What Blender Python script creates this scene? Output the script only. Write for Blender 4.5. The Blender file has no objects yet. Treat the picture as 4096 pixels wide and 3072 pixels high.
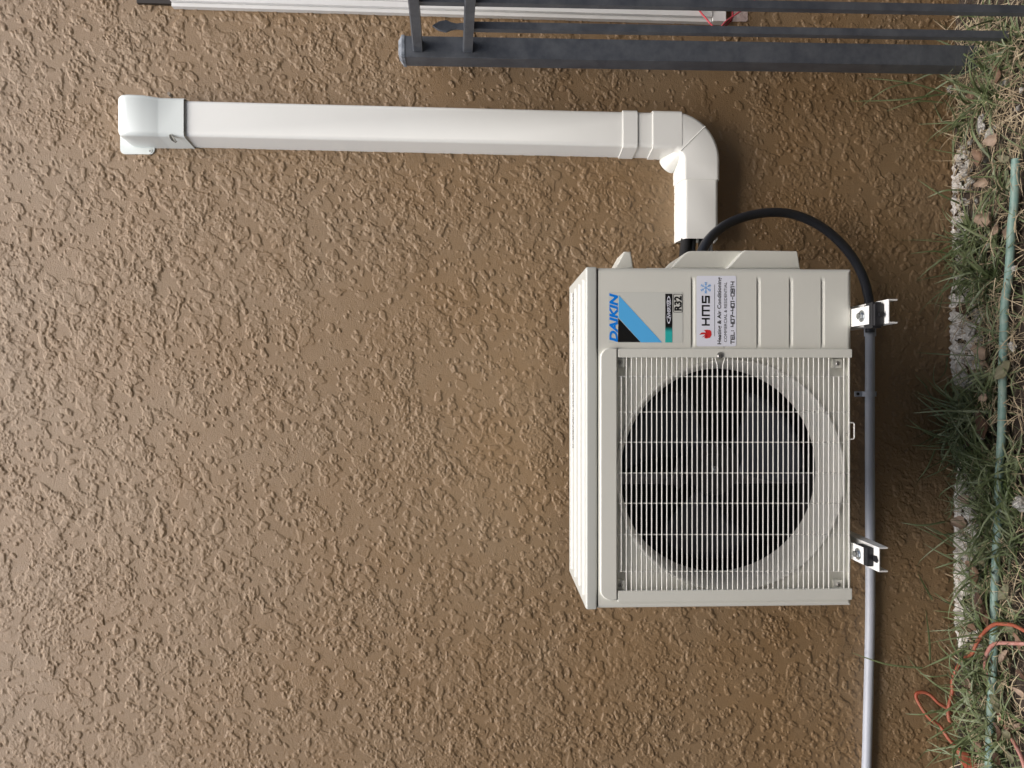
import bpy, bmesh, math, random
from mathutils import Vector, Matrix
R = math.radians
S = bpy.context.scene
C = S.collection
random.seed(7)

# ------------------------------------------------------------------ camera, sky, sun, exposure
CAM = Vector((0.0, -1.80, 1.206)); PITCH = R(2.0); FPX = 2850.0
Fw = Vector((0, math.cos(PITCH), -math.sin(PITCH)))
Rt = Vector((0, -math.sin(PITCH), -math.cos(PITCH)))       # picture right = world down (phone held on its side)
Up = Vector((1, 0, 0))
cd = bpy.data.cameras.new('camera'); co = bpy.data.objects.new('camera', cd); C.objects.link(co)
m = Matrix.Identity(4)
for i in range(3):
    m[i][0] = Rt[i]; m[i][1] = Up[i]; m[i][2] = -Fw[i]; m[i][3] = CAM[i]
co.matrix_world = m
cd.sensor_width = 36.0; cd.lens = 36.0 * FPX / 4096.0; cd.clip_end = 500; cd.clip_start = 0.02
S.camera = co

SUN_EL, SUN_AZ = R(66), R(186)          # azimuth clockwise from +Y: the sun stands behind the camera
w = bpy.data.worlds.new('World'); S.world = w; w.use_nodes = True
nt = w.node_tree; nt.nodes.clear()
sky = nt.nodes.new('ShaderNodeTexSky'); sky.sky_type = 'NISHITA'; sky.sun_disc = False
sky.sun_elevation = SUN_EL; sky.sun_rotation = SUN_AZ; sky.air_density = 1.0; sky.dust_density = 4.0; sky.ozone_density = 1.0
bg = nt.nodes.new('ShaderNodeBackground'); bg.inputs[1].default_value = 0.15
ow = nt.nodes.new('ShaderNodeOutputWorld')
nt.links.new(sky.outputs[0], bg.inputs[0]); nt.links.new(bg.outputs[0], ow.inputs[0])
sd = bpy.data.lights.new('sun', 'SUN'); sd.energy = 2.9; sd.angle = R(72); sd.color = (1.0, 0.965, 0.925)
so = bpy.data.objects.new('sun', sd); C.objects.link(so)
tosun = Vector((math.sin(SUN_AZ) * math.cos(SUN_EL), math.cos(SUN_AZ) * math.cos(SUN_EL), math.sin(SUN_EL)))
so.rotation_euler = tosun.to_track_quat('Z', 'Y').to_euler()
S.view_settings.view_transform = 'Standard'; S.view_settings.look = 'None'
S.view_settings.gamma = 1; S.view_settings.use_curve_mapping = False; S.view_settings.exposure = 0.60

# ------------------------------------------------------------------ helpers
def ray(px, py):
    return Fw * FPX + Rt * (px - 2048.0) + Up * (1536.0 - py)
def P(px, py, Y=0.0):                    # photograph point -> world point on the plane y = Y
    d = ray(px, py); return CAM + d * ((Y - CAM.y) / d.y)
def G(px, py, z=0.0):                    # photograph point -> world point at height z
    d = ray(px, py); return CAM + d * ((z - CAM.z) / d.z)

def mat(name, col, rough=0.5, metal=0.0, var=0.0, vscale=20, bump=0.0, bscale=200, col2=None, spec=None, coords='Object'):
    M = bpy.data.materials.new(name); M.use_nodes = True
    n = M.node_tree.nodes; l = M.node_tree.links
    b = n['Principled BSDF']; b.inputs['Base Color'].default_value = (*col, 1)
    b.inputs['Roughness'].default_value = rough; b.inputs['Metallic'].default_value = metal
    if spec is not None: b.inputs['Specular IOR Level'].default_value = spec
    tc = n.new('ShaderNodeTexCoord')
    if var > 0 or col2:
        no = n.new('ShaderNodeTexNoise'); no.inputs['Scale'].default_value = vscale; no.inputs['Detail'].default_value = 6
        no.inputs['Roughness'].default_value = 0.65
        l.new(tc.outputs[coords], no.inputs['Vector'])
        mr = n.new('ShaderNodeMapRange'); mr.inputs[1].default_value = 0.35; mr.inputs[2].default_value = 0.65
        l.new(no.outputs[0], mr.inputs[0])
        mx = n.new('ShaderNodeMix'); mx.data_type = 'RGBA'
        c2 = col2 or tuple(c * (1 - var) for c in col)
        mx.inputs['A'].default_value = (*col, 1); mx.inputs['B'].default_value = (*c2, 1)
        l.new(mr.outputs[0], mx.inputs['Factor']); l.new(mx.outputs['Result'], b.inputs['Base Color'])
        m2 = n.new('ShaderNodeMapRange'); m2.inputs[3].default_value = rough * 0.85; m2.inputs[4].default_value = min(1, rough * 1.2)
        l.new(no.outputs[0], m2.inputs[0]); l.new(m2.outputs[0], b.inputs['Roughness'])
    if bump > 0:
        n2 = n.new('ShaderNodeTexNoise'); n2.inputs['Scale'].default_value = bscale; n2.inputs['Detail'].default_value = 4
        l.new(tc.outputs[coords], n2.inputs['Vector'])
        bp = n.new('ShaderNodeBump'); bp.inputs['Strength'].default_value = 1; bp.inputs['Distance'].default_value = bump
        l.new(n2.outputs[0], bp.inputs['Height']); l.new(bp.outputs[0], b.inputs['Normal'])
    return M

def root_of(o):
    while o.parent: o = o.parent
    return o
def tag(o, label, cat, group=None, kind=None):
    if label: o['label'] = label
    if cat: o['category'] = cat
    if group: o['group'] = group
    if kind: o['kind'] = kind
    return o
def thing(name, label, cat, loc=(0, 0, 0), group=None):
    o = bpy.data.objects.new(name, None); C.objects.link(o); o.location = loc; o.empty_display_size = 0.05
    return tag(o, label, cat, group)
def finish(name, verts, faces, M, parent=None, smooth=True, angle=35, loc=None):
    """verts in world coordinates; the object's origin is its thing's origin (or loc)"""
    if parent is not None: off = Vector(root_of(parent).location)
    else: off = Vector(loc) if loc is not None else Vector((0, 0, 0))
    me = bpy.data.meshes.new(name)
    me.from_pydata([tuple(Vector(v) - off) for v in verts], [], faces)
    me.validate(); me.update()
    o = bpy.data.objects.new(name, me); C.objects.link(o)
    if parent is not None: o.parent = parent
    else: o.location = off
    if isinstance(M, (list, tuple)):
        for x in M: me.materials.append(x)
    else: me.materials.append(M)
    if smooth:
        me.polygons.foreach_set('use_smooth', [True] * len(me.polygons))
        try: me.set_sharp_from_angle(angle=R(angle))
        except Exception: pass
        if len(me.polygons) < 4000:
            wn_ = o.modifiers.new('flat_faces', 'WEIGHTED_NORMAL'); wn_.keep_sharp = True; wn_.weight = 80
    return o

class MB:
    def __init__(s): s.v = []; s.f = []
    def add(s, vs, fs):
        b = len(s.v); s.v += [Vector(v) for v in vs]; s.f += [[b + i for i in f] for f in fs]; return s
    def bm(s, bm):
        bm.verts.index_update(); s.add([v.co.copy() for v in bm.verts], [[v.index for v in f.verts] for f in bm.faces]); bm.free(); return s
    def box(s, lo, hi, bev=0.0, seg=2, mtx=None):
        bm = bmesh.new(); bmesh.ops.create_cube(bm, size=1)
        c = [(a + b) / 2 for a, b in zip(lo, hi)]; d = [abs(b - a) for a, b in zip(lo, hi)]
        for v in bm.verts: v.co = Vector((c[0] + v.co.x * d[0], c[1] + v.co.y * d[1], c[2] + v.co.z * d[2]))
        if bev > 0: bmesh.ops.bevel(bm, geom=bm.edges[:], offset=bev, segments=seg, profile=0.5, affect='EDGES')
        if mtx is not None: bmesh.ops.transform(bm, matrix=mtx, verts=bm.verts)
        return s.bm(bm)
    def prism(s, pts, ext, bev=0.0, seg=2, front_only=False):
        """closed polygon (world points) extruded along vector ext"""
        bm = bmesh.new(); vs = [bm.verts.new(p) for p in pts]; f = bm.faces.new(vs)
        r = bmesh.ops.extrude_face_region(bm, geom=[f])
        nv = [g for g in r['geom'] if isinstance(g, bmesh.types.BMVert)]
        for v in nv: v.co += Vector(ext)
        bmesh.ops.recalc_face_normals(bm, faces=bm.faces)
        if bev > 0:
            if front_only:
                s0 = set(vs); ed = [e for e in bm.edges if e.verts[0] in s0 and e.verts[1] in s0]
            else: ed = bm.edges[:]
            bmesh.ops.bevel(bm, geom=ed, offset=bev, segments=seg, profile=0.5, affect='EDGES', clamp_overlap=True)
        return s.bm(bm)
    def cyl(s, a, b, r, r2=None, n=16, cap=True):
        a = Vector(a); b = Vector(b); r2 = r if r2 is None else r2
        d = (b - a).normalized(); u = d.orthogonal().normalized(); v = d.cross(u)
        vs = []
        for p, q in ((a, r), (b, r2)):
            for i in range(n):
                t = 2 * math.pi * i / n; vs.append(p + u * (q * math.cos(t)) + v * (q * math.sin(t)))
        fs = [[i, (i + 1) % n, n + (i + 1) % n, n + i] for i in range(n)]
        if cap: fs += [list(range(n))[::-1], list(range(n, 2 * n))]
        return s.add(vs, fs)
    def tube(s, pts, rad, n=10, cap=True):
        pts = [Vector(p) for p in pts]; k = len(pts)
        rr = rad if callable(rad) else (lambda t: rad)
        u = None; vs = []
        for i, p in enumerate(pts):
            t = (pts[min(i + 1, k - 1)] - pts[max(i - 1, 0)])
            if t.length < 1e-9: t = Vector((0, 0, 1))
            t.normalize()
            u = t.orthogonal().normalized() if u is None else (u - t * u.dot(t)).normalized()
            v = t.cross(u); q = rr(i / (k - 1))
            for j in range(n):
                a = 2 * math.pi * j / n; vs.append(p + u * (q * math.cos(a)) + v * (q * math.sin(a)))
        fs = [[i * n + j, i * n + (j + 1) % n, (i + 1) * n + (j + 1) % n, (i + 1) * n + j] for i in range(k - 1) for j in range(n)]
        if cap: fs += [list(range(n))[::-1], [(k - 1) * n + j for j in range(n)]]
        return s.add(vs, fs)
    def lathe(s, c, axis, prof, n=48):
        """prof: list of (radius, distance along axis)"""
        c = Vector(c); ax = Vector(axis).normalized(); u = ax.orthogonal().normalized(); v = ax.cross(u)
        vs = []
        for r, h in prof:
            for j in range(n):
                a = 2 * math.pi * j / n; vs.append(c + ax * h + u * (r * math.cos(a)) + v * (r * math.sin(a)))
        fs = [[i * n + j, i * n + (j + 1) % n, (i + 1) * n + (j + 1) % n, (i + 1) * n + j] for i in range(len(prof) - 1) for j in range(n)]
        return s.add(vs, fs)
    def build(s, name, M, parent=None, **k):
        return finish(name, s.v, s.f, M, parent, **k)

def spline(pts, n=8):
    pts = [Vector(p) for p in pts]; out = []
    for i in range(len(pts) - 1):
        p0 = pts[max(i - 1, 0)]; p1 = pts[i]; p2 = pts[i + 1]; p3 = pts[min(i + 2, len(pts) - 1)]
        for j in range(n):
            t = j / n
            out.append(0.5 * ((2 * p1) + (p2 - p0) * t + (2 * p0 - 5 * p1 + 4 * p2 - p3) * t * t + (3 * p1 - p0 - 3 * p2 + p3) * t ** 3))
    out.append(pts[-1]); return out

# ------------------------------------------------------------------ materials
def stucco_material():
    M = bpy.data.materials.new('painted_stucco'); M.use_nodes = True
    n = M.node_tree.nodes; l = M.node_tree.links; b = n['Principled BSDF']
    tc = n.new('ShaderNodeTexCoord')
    def math_(op, a, b_=None, c=None, clamp=False):
        x = n.new('ShaderNodeMath'); x.operation = op; x.use_clamp = clamp
        for i, q in enumerate((a, b_, c)):
            if q is None: continue
            if isinstance(q, (int, float)): x.inputs[i].default_value = q
            else: l.new(q, x.inputs[i])
        return x.outputs[0]
    def noise(vec, sc, det=2, ro=0.5, dist=0.0):
        x = n.new('ShaderNodeTexNoise'); x.inputs['Scale'].default_value = sc; x.inputs['Detail'].default_value = det
        x.inputs['Roughness'].default_value = ro; x.inputs['Distortion'].default_value = dist
        l.new(vec, x.inputs['Vector']); return x
    def step(v, a, wd):
        x = n.new('ShaderNodeMapRange'); x.interpolation_type = 'SMOOTHSTEP'
        l.new(v, x.inputs[0])
        if isinstance(a, (int, float)):
            x.inputs[1].default_value = a; x.inputs[2].default_value = a + wd
        else:
            l.new(a, x.inputs[1]); l.new(math_('ADD', a, wd), x.inputs[2])
        return x.outputs[0]
    def mapping(rot, sc, off=(0, 0, 0)):
        mp = n.new('ShaderNodeMapping'); mp.inputs['Rotation'].default_value = rot; mp.inputs['Scale'].default_value = sc
        mp.inputs['Location'].default_value = off
        l.new(warp, mp.inputs['Vector']); return mp.outputs[0]
    # ragged warp so that no patch has a clean rim
    def warped(src, sc, amt, det=2):
        wn = noise(src, sc, det, 0.6)
        sub = n.new('ShaderNodeVectorMath'); sub.operation = 'SUBTRACT'; l.new(wn.outputs['Color'], sub.inputs[0]); sub.inputs[1].default_value = (.5, .5, .5)
        scl = n.new('ShaderNodeVectorMath'); scl.operation = 'SCALE'; l.new(sub.outputs[0], scl.inputs[0]); scl.inputs[3].default_value = amt
        ad = n.new('ShaderNodeVectorMath'); ad.operation = 'ADD'; l.new(src, ad.inputs[0]); l.new(scl.outputs[0], ad.inputs[1])
        return ad.outputs[0]
    warp = warped(warped(tc.outputs['Object'], 30, 0.020), 170, 0.0075, 2)
    v1 = mapping((0, R(35), 0), (1.3, 1, 0.85)); v2 = mapping((0, R(50), 0), (1.35, 1, 0.9), (3, 1, 7)); v3 = mapping((0, R(20), 0), (1.25, 1, .95), (9, 4, 2))
    region = noise(tc.outputs['Object'], 2.2, 3, 0.55).outputs[0]
    reg = math_('MULTIPLY', math_('SUBTRACT', region, 0.5), 0.32)
    tA = math_('SUBTRACT', 0.550, math_('MULTIPLY', reg, 0.5))
    nA = noise(v1, 15, 1.0, 0.4, 0.0).outputs[0]; A = step(nA, tA, 0.030)
    nB = noise(v2, 34, 0.6, 0.4, 0.0).outputs[0]; B = step(nB, math_('SUBTRACT', 0.588, reg), 0.06)
    nC = noise(v3, 78, 0.5, 0.5, 0.0).outputs[0]; Cc = step(nC, math_('SUBTRACT', 0.600, reg), 0.11)
    gr = noise(warped(tc.outputs['Object'], 60, .006), 165, 1.5, 0.55).outputs[0]
    fine = noise(tc.outputs['Object'], 420, 2, 0.6).outputs[0]
    low = noise(tc.outputs['Object'], 9, 2, 0.5).outputs[0]
    # rims curl up a little where the trowel dragged them
    rimA = math_('MULTIPLY', A, math_('SUBTRACT', 1.0, step(nA, math_('ADD', tA, 0.022), 0.04)))
    h = math_('MULTIPLY', A, 0.40)
    h = math_('ADD', h, math_('MULTIPLY', rimA, 0.25))
    h = math_('ADD', h, math_('MULTIPLY', B, 0.75))
    h = math_('ADD', h, math_('MULTIPLY', Cc, 0.5))
    cover = math_('MINIMUM', math_('ADD', math_('MULTIPLY', A, 0.45), math_('MAXIMUM', B, math_('MULTIPLY', Cc, .7))), 1.0)
    lump = step(gr, math_('SUBTRACT', 0.56, math_('MULTIPLY', reg, 0.8)), 0.10)
    h = math_('ADD', h, math_('MULTIPLY', math_('MULTIPLY', lump, cover), 0.75))
    h = math_('ADD', h, math_('MULTIPLY', fine, 0.20))
    h = math_('ADD', h, math_('MULTIPLY', low, 0.5))
    bp = n.new('ShaderNodeBump'); bp.inputs['Strength'].default_value = 1.0; bp.inputs['Distance'].default_value = 0.0050
    l.new(h, bp.inputs['Height']); l.new(bp.outputs[0], b.inputs['Normal'])
    # paint: tan with faint mottling, a little dust in the hollows higher up
    mot = noise(tc.outputs['Object'], 3.1, 5, 0.6).outputs[0]
    mx = n.new('ShaderNodeMix'); mx.data_type = 'RGBA'
    mx.inputs['A'].default_value = (0.226, 0.143, 0.072, 1); mx.inputs['B'].default_value = (0.250, 0.164, 0.088, 1)
    l.new(step(mot, 0.35, 0.3), mx.inputs['Factor']); l.new(mx.outputs['Result'], b.inputs['Base Color'])
    b.inputs['Roughness'].default_value = 0.52; b.inputs['Specular IOR Level'].default_value = 0.45
    return M
M_wall = stucco_material()
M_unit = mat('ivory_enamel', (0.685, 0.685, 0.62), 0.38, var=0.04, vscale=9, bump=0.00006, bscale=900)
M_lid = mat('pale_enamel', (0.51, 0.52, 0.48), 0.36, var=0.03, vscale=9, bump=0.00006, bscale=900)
M_wire = mat('coated_wire', (0.74, 0.735, 0.69), 0.35)
M_bell = mat('shroud_plastic', (0.64, 0.635, 0.59), 0.4, var=0.05, vscale=12)
M_inside = mat('dark_interior', (0.012, 0.012, 0.012), 0.7)
M_fins = mat('coil_fins', (0.02, 0.024, 0.026), 0.45, metal=0.3)
M_fan = mat('black_fan_plastic', (0.034, 0.039, 0.050), 0.38)
M_motor = mat('galvanised_motor_plate', (0.30, 0.30, 0.31), 0.45, metal=0.6, var=0.2, vscale=40)
M_duct = mat('white_duct_plastic', (0.82, 0.825, 0.785), 0.33, var=0.025, vscale=7)
M_cap = mat('cool_white_plastic', (0.70, 0.745, 0.72), 0.33, var=0.02, vscale=7)
M_fence = mat('black_powder_coat', (0.058, 0.065, 0.078), 0.40, col2=(0.098, 0.106, 0.118), vscale=28, bump=0.0002, bscale=300)
M_capm = mat('weathered_cap', (0.07, 0.08, 0.10), 0.45, col2=(0.30, 0.33, 0.36), vscale=45)
M_trim = mat('white_trim_paint', (0.76, 0.76, 0.74), 0.4, var=0.06, vscale=14)
M_pvc = mat('grey_conduit', (0.41, 0.44, 0.495), 0.38, var=0.08, vscale=10)
M_whip = mat('black_flexible_conduit', (0.022, 0.025, 0.032), 0.4)
M_rubber = mat('black_rubber', (0.010, 0.010, 0.012), 0.5)
M_brk = mat('white_powder_coat', (0.80, 0.80, 0.77), 0.35, var=0.03, vscale=20)
M_zinc = mat('zinc', (0.55, 0.58, 0.60), 0.22, metal=1.0, var=0.25, vscale=90)
M_screw = mat('dull_screw_steel', (0.42, 0.41, 0.38), 0.35, metal=0.9)
M_foam = mat('black_pipe_foam', (0.012, 0.012, 0.013), 0.75)
M_red = mat('red_wire', (0.50, 0.03, 0.04), 0.4, col2=(0.62, 0.12, 0.15), vscale=8)
M_blue = mat('print_blue', (0.0, 0.22, 0.80), 0.35)
M_sky = mat('print_light_blue', (0.10, 0.46, 0.86), 0.35)
M_black = mat('print_black', (0.008, 0.008, 0.008), 0.35)
M_teal = mat('print_teal', (0.03, 0.45, 0.42), 0.35)
M_white = mat('sticker_white', (0.78, 0.80, 0.88), 0.35)
M_film = mat('sticker_film', (0.62, 0.63, 0.58), 0.22)
M_pred = mat('print_red', (0.65, 0.03, 0.03), 0.35)
M_ice = mat('print_ice_blue', (0.16, 0.42, 0.80), 0.35)

# ------------------------------------------------------------------ setting: ground and wall
def soil_material():
    M = mat('soil', (0.030, 0.020, 0.014), 0.9, col2=(0.075, 0.056, 0.042), vscale=35, bump=0.012, bscale=70)
    return M
gx = MB()
import random as rnd
def gnoise(x, y):
    return 0.006 * math.sin(x * 23 + 1.3 * math.sin(y * 31)) + 0.004 * math.sin(x * 61 + y * 47)
xs = [-60, -20, -6, -2.5] + [-1.5 + 0.03 * i for i in range(101)] + [2.5, 6, 20, 60]
ys = [0.30, 0.02] + [0.0 - 0.03 * i for i in range(41)] + [-2, -4, -10, -30, -80]
vs = [(x, y, gnoise(x, y) * (1 if -1.2 < y < 0.01 and abs(x) < 1.4 else 0) - 0.006) for y in ys for x in xs]
nx = len(xs)
gx.add(vs, [[j * nx + i, (j + 1) * nx + i, (j + 1) * nx + i + 1, j * nx + i + 1] for j in range(len(ys) - 1) for i in range(nx - 1)])
tag(gx.build('ground', soil_material(), angle=80), None, None, kind='structure')

import numpy as np
def value_noise(rng, W_, H_, cell, octs=3, gain=.5):
    """smooth value noise on a W_ x H_ grid, cell in grid steps"""
    out = np.zeros((H_, W_), np.float32); amp = 1.0; tot = 0
    for _ in range(octs):
        gw, gh = int(W_ / cell) + 4, int(H_ / cell) + 4
        g = rng.random((gh, gw)).astype(np.float32)
        xs_ = np.arange(W_) / cell; ys_ = np.arange(H_) / cell
        xi = xs_.astype(int); yi = ys_.astype(int); fx = xs_ - xi; fy = ys_ - yi
        fx = fx * fx * (3 - 2 * fx); fy = fy * fy * (3 - 2 * fy)
        r0 = g[yi][:, xi] * (1 - fx) + g[yi][:, xi + 1] * fx; r1 = g[yi + 1][:, xi] * (1 - fx) + g[yi + 1][:, xi + 1] * fx
        out += amp * (r0 * (1 - fy)[:, None] + r1 * fy[:, None]); tot += amp; amp *= gain; cell = max(cell / 2, 1.0)
    return out / tot - .5
def stucco_relief(x0, x1, z0, z1, g, seed=5):
    """knockdown stucco: thousands of thrown dabs with flattened, ragged, gritty tops on a trowelled base"""
    rng = np.random.default_rng(seed)
    W_ = int((x1 - x0) / g) + 1; H_ = int((z1 - z0) / g) + 1; mm = g * 1000
    rag = value_noise(rng, W_, H_, 11 / mm, 3, .65); rag2 = value_noise(rng, W_, H_, 32 / mm, 2)
    grit = value_noise(rng, W_, H_, 4.4 / mm, 2, .6); dens = value_noise(rng, W_, H_, 330 / mm, 3, .6); rough = value_noise(rng, W_, H_, 130 / mm, 2)
    h = np.zeros((H_, W_), np.float32); gritm = np.zeros((H_, W_), np.float32)
    area = (x1 - x0) * (z1 - z0)
    for cls, per_m2, rmin, rmax, hmin, hmax in ((0, 300, 12, 30, .9, 1.5), (1, 1900, 4.2, 10.5, 1.1, 2.1), (2, 4700, 2.1, 4.8, .9, 1.9)):
        n_ = int(per_m2 * area)
        cx_ = rng.random(n_) * (W_ - 1); cy_ = rng.random(n_) * (H_ - 1)
        for k in range(n_):
            d = dens[int(cy_[k]), int(cx_[k])]
            if rng.random() > .66 + 1.25 * d + .25 * (wz0 + cy_[k] * g > 1.3) * d: continue
            rr_ = (rmin * (rmax / rmin) ** rng.random()) / mm; asp = 1 + 1.3 * rng.random() ** 1.5
            ang = math.radians(rng.normal(52, 32)); ca, sa = math.cos(ang), math.sin(ang)
            R_ = int(rr_ * asp * 1.5) + 3
            xa, xb = max(0, int(cx_[k]) - R_), min(W_, int(cx_[k]) + R_ + 1); ya, yb_ = max(0, int(cy_[k]) - R_), min(H_, int(cy_[k]) + R_ + 1)
            X_ = np.arange(xa, xb)[None, :] - cx_[k]; Y_ = np.arange(ya, yb_)[:, None] - cy_[k]
            u = (X_ * ca + Y_ * sa) / (rr_ * asp); v = (-X_ * sa + Y_ * ca) / rr_
            q_ = np.sqrt(u * u + v * v)
            f = (1 - q_) + (1.2 if cls < 2 else .6) * rag[ya:yb_, xa:xb] + (.9 if cls == 0 else .5) * rag2[ya:yb_, xa:xb]
            edge = 1.35 / mm / rr_
            tt = np.clip(f / edge, 0, 1); tt = tt * tt * (3 - 2 * tt)
            hh_ = rng.uniform(hmin, hmax)
            if cls == 0: tt = tt * (1 + .35 * np.clip(1 - f / (edge * 3), 0, 1)) / 1.1 
            elif cls == 2: tt = tt * (.6 + .4 * np.clip(f * 1.4, 0, 1))
            old = h[ya:yb_, xa:xb]; new = np.maximum(old, hh_ * tt) + .28 * np.minimum(old, hh_ * tt)
            h[ya:yb_, xa:xb] = new
            if rng.random() < .6: gritm[ya:yb_, xa:xb] = np.maximum(gritm[ya:yb_, xa:xb], tt * rng.uniform(.3, 1))
    h += gritm * (grit * 3.0 + .25) * np.clip(.9 + 2.4 * rough, .15, 2)
    h += grit * .22 + value_noise(rng, W_, H_, 3.2 / mm, 1) * .16 + value_noise(rng, W_, H_, 60 / mm, 2) * .8
    e = np.minimum(np.minimum(np.arange(W_), np.arange(W_)[::-1])[None, :], np.minimum(np.arange(H_), np.arange(H_)[::-1])[:, None])
    return h * np.clip(e / 20, 0, 1) * .00108, W_, H_
wx0, wx1, wz0, wz1, wg = -1.80, 1.62, -0.04, 2.66, 0.0018
hf, NW, NH = stucco_relief(wx0, wx1, wz0, wz1, wg)
vx_ = np.empty((NH, NW, 3), np.float32); vx_[..., 0] = (wx0 + np.arange(NW) * wg)[None, :]; vx_[..., 1] = -hf - .0012; vx_[..., 2] = (wz0 + np.arange(NH) * wg)[:, None]
ii = (np.arange(NH - 1)[:, None] * NW + np.arange(NW - 1)[None, :]).ravel()
quads = np.stack([ii, ii + 1, ii + NW + 1, ii + NW], 1)
bx_v = np.array([(x, y, z) for x in (-3.2, 3.2) for y in (0.0, .22) for z in (-.25, 3.4)], np.float32)
bx_f = np.array([(0, 4, 5, 1), (2, 3, 7, 6), (0, 1, 3, 2), (4, 6, 7, 5), (1, 5, 7, 3), (0, 2, 6, 4)]) + NW * NH
allv = np.concatenate([vx_.reshape(-1, 3), bx_v]); allf = np.concatenate([quads, bx_f])
me = bpy.data.meshes.new('stucco_wall'); me.vertices.add(len(allv)); me.vertices.foreach_set('co', allv.ravel())
me.loops.add(allf.size); me.loops.foreach_set('vertex_index', allf.ravel().astype(np.int32)); me.polygons.add(len(allf))
me.polygons.foreach_set('loop_start', np.arange(0, allf.size, 4, dtype=np.int32))
mi = np.zeros(len(allf), np.int32); mi[-6:] = 1; me.polygons.foreach_set('material_index', mi)
sm_ = np.ones(len(allf), bool); sm_[-6:] = False; me.polygons.foreach_set('use_smooth', sm_)
me.update(); me.validate()
M_relief = mat('stucco_paint', (0.236, 0.148, 0.070), 0.42, col2=(0.246, 0.166, 0.090), vscale=3.5, bump=.0015, bscale=520, spec=.58)
me.materials.append(M_relief); me.materials.append(M_wall)
wo = bpy.data.objects.new('stucco_wall', me); C.objects.link(wo)
tag(wo, 'brown painted stucco house wall with knockdown texture behind everything', 'wall')

blocker = MB().box((-9, -2.95, -0.3), (9, -2.72, 3.7))  # added wall, out of view: blocks low sky and bounces soft fill
tag(blocker.build('light_block_wall', mat('light_block_paint', (.42, .41, .37), .7, var=.1, vscale=4, bump=.004, bscale=30), smooth=False), 'plain cream wall added out of view behind the camera to shape the light', 'wall')

# ------------------------------------------------------------------ air conditioner outdoor unit
F = -0.388                                    # front plane
BK = F + 0.284
xr = P(2900, 1072, F).x; xl = P(2900, 2431, F).x
zb = P(3410, 1536, F).z; zs = P(2393, 1536, F).z; zt = P(2343, 1536, F).z
U = thing('air_conditioner', 'ivory outdoor air conditioner unit with round fan grille, mounted on the stucco wall', 'air conditioner', ((xl + xr) / 2, (F + BK) / 2, zb))

# front panel as a relief grid: rounded edges, four pressed grooves, recess behind the grille, round opening
gt = P(2469, 1536, F).z; gr_, gl_ = P(2900, 1431, F).x, P(2900, 2364, F).x
gbz = P(3401, 1536, F).z
BC = P(2917, 1899, F + 0.02)                  # shroud centre
RO, RI = 0.231, 0.2175
grooves = [(P(q, 1536, F).z, P(2900, 1377, F).x, P(2900, 1123, F).x) for q in (2772, 2903, 3034.5, 3164, 3291)]
def depth(x, z):
    d = 0.0
    r = 0.011
    for e in (x - xl, xr - x, z - zb):
        if e < r: d = max(d, r - math.sqrt(max(0, r * r - (r - e) ** 2)))
    for gz, x0, x1 in grooves:
        if x0 - .008 < x < x1 + .008 and abs(z - gz) < 0.006:
            k = min(1, (x - x0 + .008) / .01, (x1 + .008 - x) / .01)
            t = z - gz
            a = 0.0028 * (1 - (t + 0.0045) / 0.009) if -0.0045 < t < 0.0030 else (0.0028 * 0.166 * (0.0045 - t) / 0.0015 if 0.003 <= t <= 0.0045 else 0)
            # steep upper wall, sloping lower wall
            a = 0.0030 * max(0.0, min((0.0045 - t) / 0.0018, (t + 0.0045) / 0.0065, 1.0))
            d = max(d, a * k)
    if gl_ - .004 < x < gr_ + .004 and gbz < z < gt + .004: d = max(d, 0.013)
    return d
def lines(a, b, stepv, dense):
    s = set(); k = int(round((b - a) / stepv))
    for i in range(k + 1): s.add(round(a + (b - a) * i / k, 6))
    for c, hw, st in dense:
        q = int(hw / st)
        for i in range(-q, q + 1):
            v = c + i * st
            if a < v < b: s.add(round(v, 6))
    o = sorted(s); r = [o[0]]
    for v in o[1:-1]:
        if v - r[-1] > 0.0003: r.append(v)
    r.append(o[-1]); return r
X = lines(xl, xr, 0.004, [(xl, 0.012, 0.001), (xr, 0.012, 0.001), (gl_ - .004, .0006, .0005), (gr_ + .004, .0006, .0005), (grooves[0][1], .01, .002), (grooves[0][2], .01, .002)])
Z = lines(zb, zs, 0.004, [(zb, 0.012, 0.001), (gbz, .0006, .0005), (gt + .004, .0006, .0005)] + [(g[0], 0.006, 0.0005) for g in grooves])
vs = [(x, F + depth(x, z), z) for z in Z for x in X]; nX = len(X); fs = []
for j in range(len(Z) - 1):
    for i in range(nX - 1):
        cx = (X[i] + X[i + 1]) / 2 - BC.x; cz = (Z[j] + Z[j + 1]) / 2 - BC.z
        if math.hypot(cx, cz) < RO - 0.002: continue
        fs.append([j * nX + i, j * nX + i + 1, (j + 1) * nX + i + 1, (j + 1) * nX + i])
finish('front_panel', vs, fs, M_unit, U, angle=50)
# case: sides, base, back
c = MB()
t = 0.0015; f1 = F + 0.011
c.box((xl, f1, zb + .0105), (xl + t, BK, zs)); c.box((xr - t, f1, zb + .0105), (xr, BK, zs))
c.box((xl + .0105, f1 + .0005, zb), (xr - .0105, BK - .001, zb + t))
for sx, e in ((1, xl), (-1, xr)):             # rolled lower edges
    pts = [(e + sx * (0.0105 - 0.0105 * math.cos(a)), f1 + 0.0004, zb + 0.0105 - 0.0105 * math.sin(a)) for a in [R(90) * k / 6 for k in range(7)]]
    v = pts + [(p[0], BK - .001, p[2]) for p in pts]
    c.add(v, [[i, i + 1, 8 + i, 7 + i] for i in range(6)])
c.build('side_panels', M_unit, U, smooth=True)
MB().box((xl + .002, BK - .0015, zb + .002), (xr - .002, BK, zs)).build('rear_coil_guard', M_inside, U)
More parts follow.
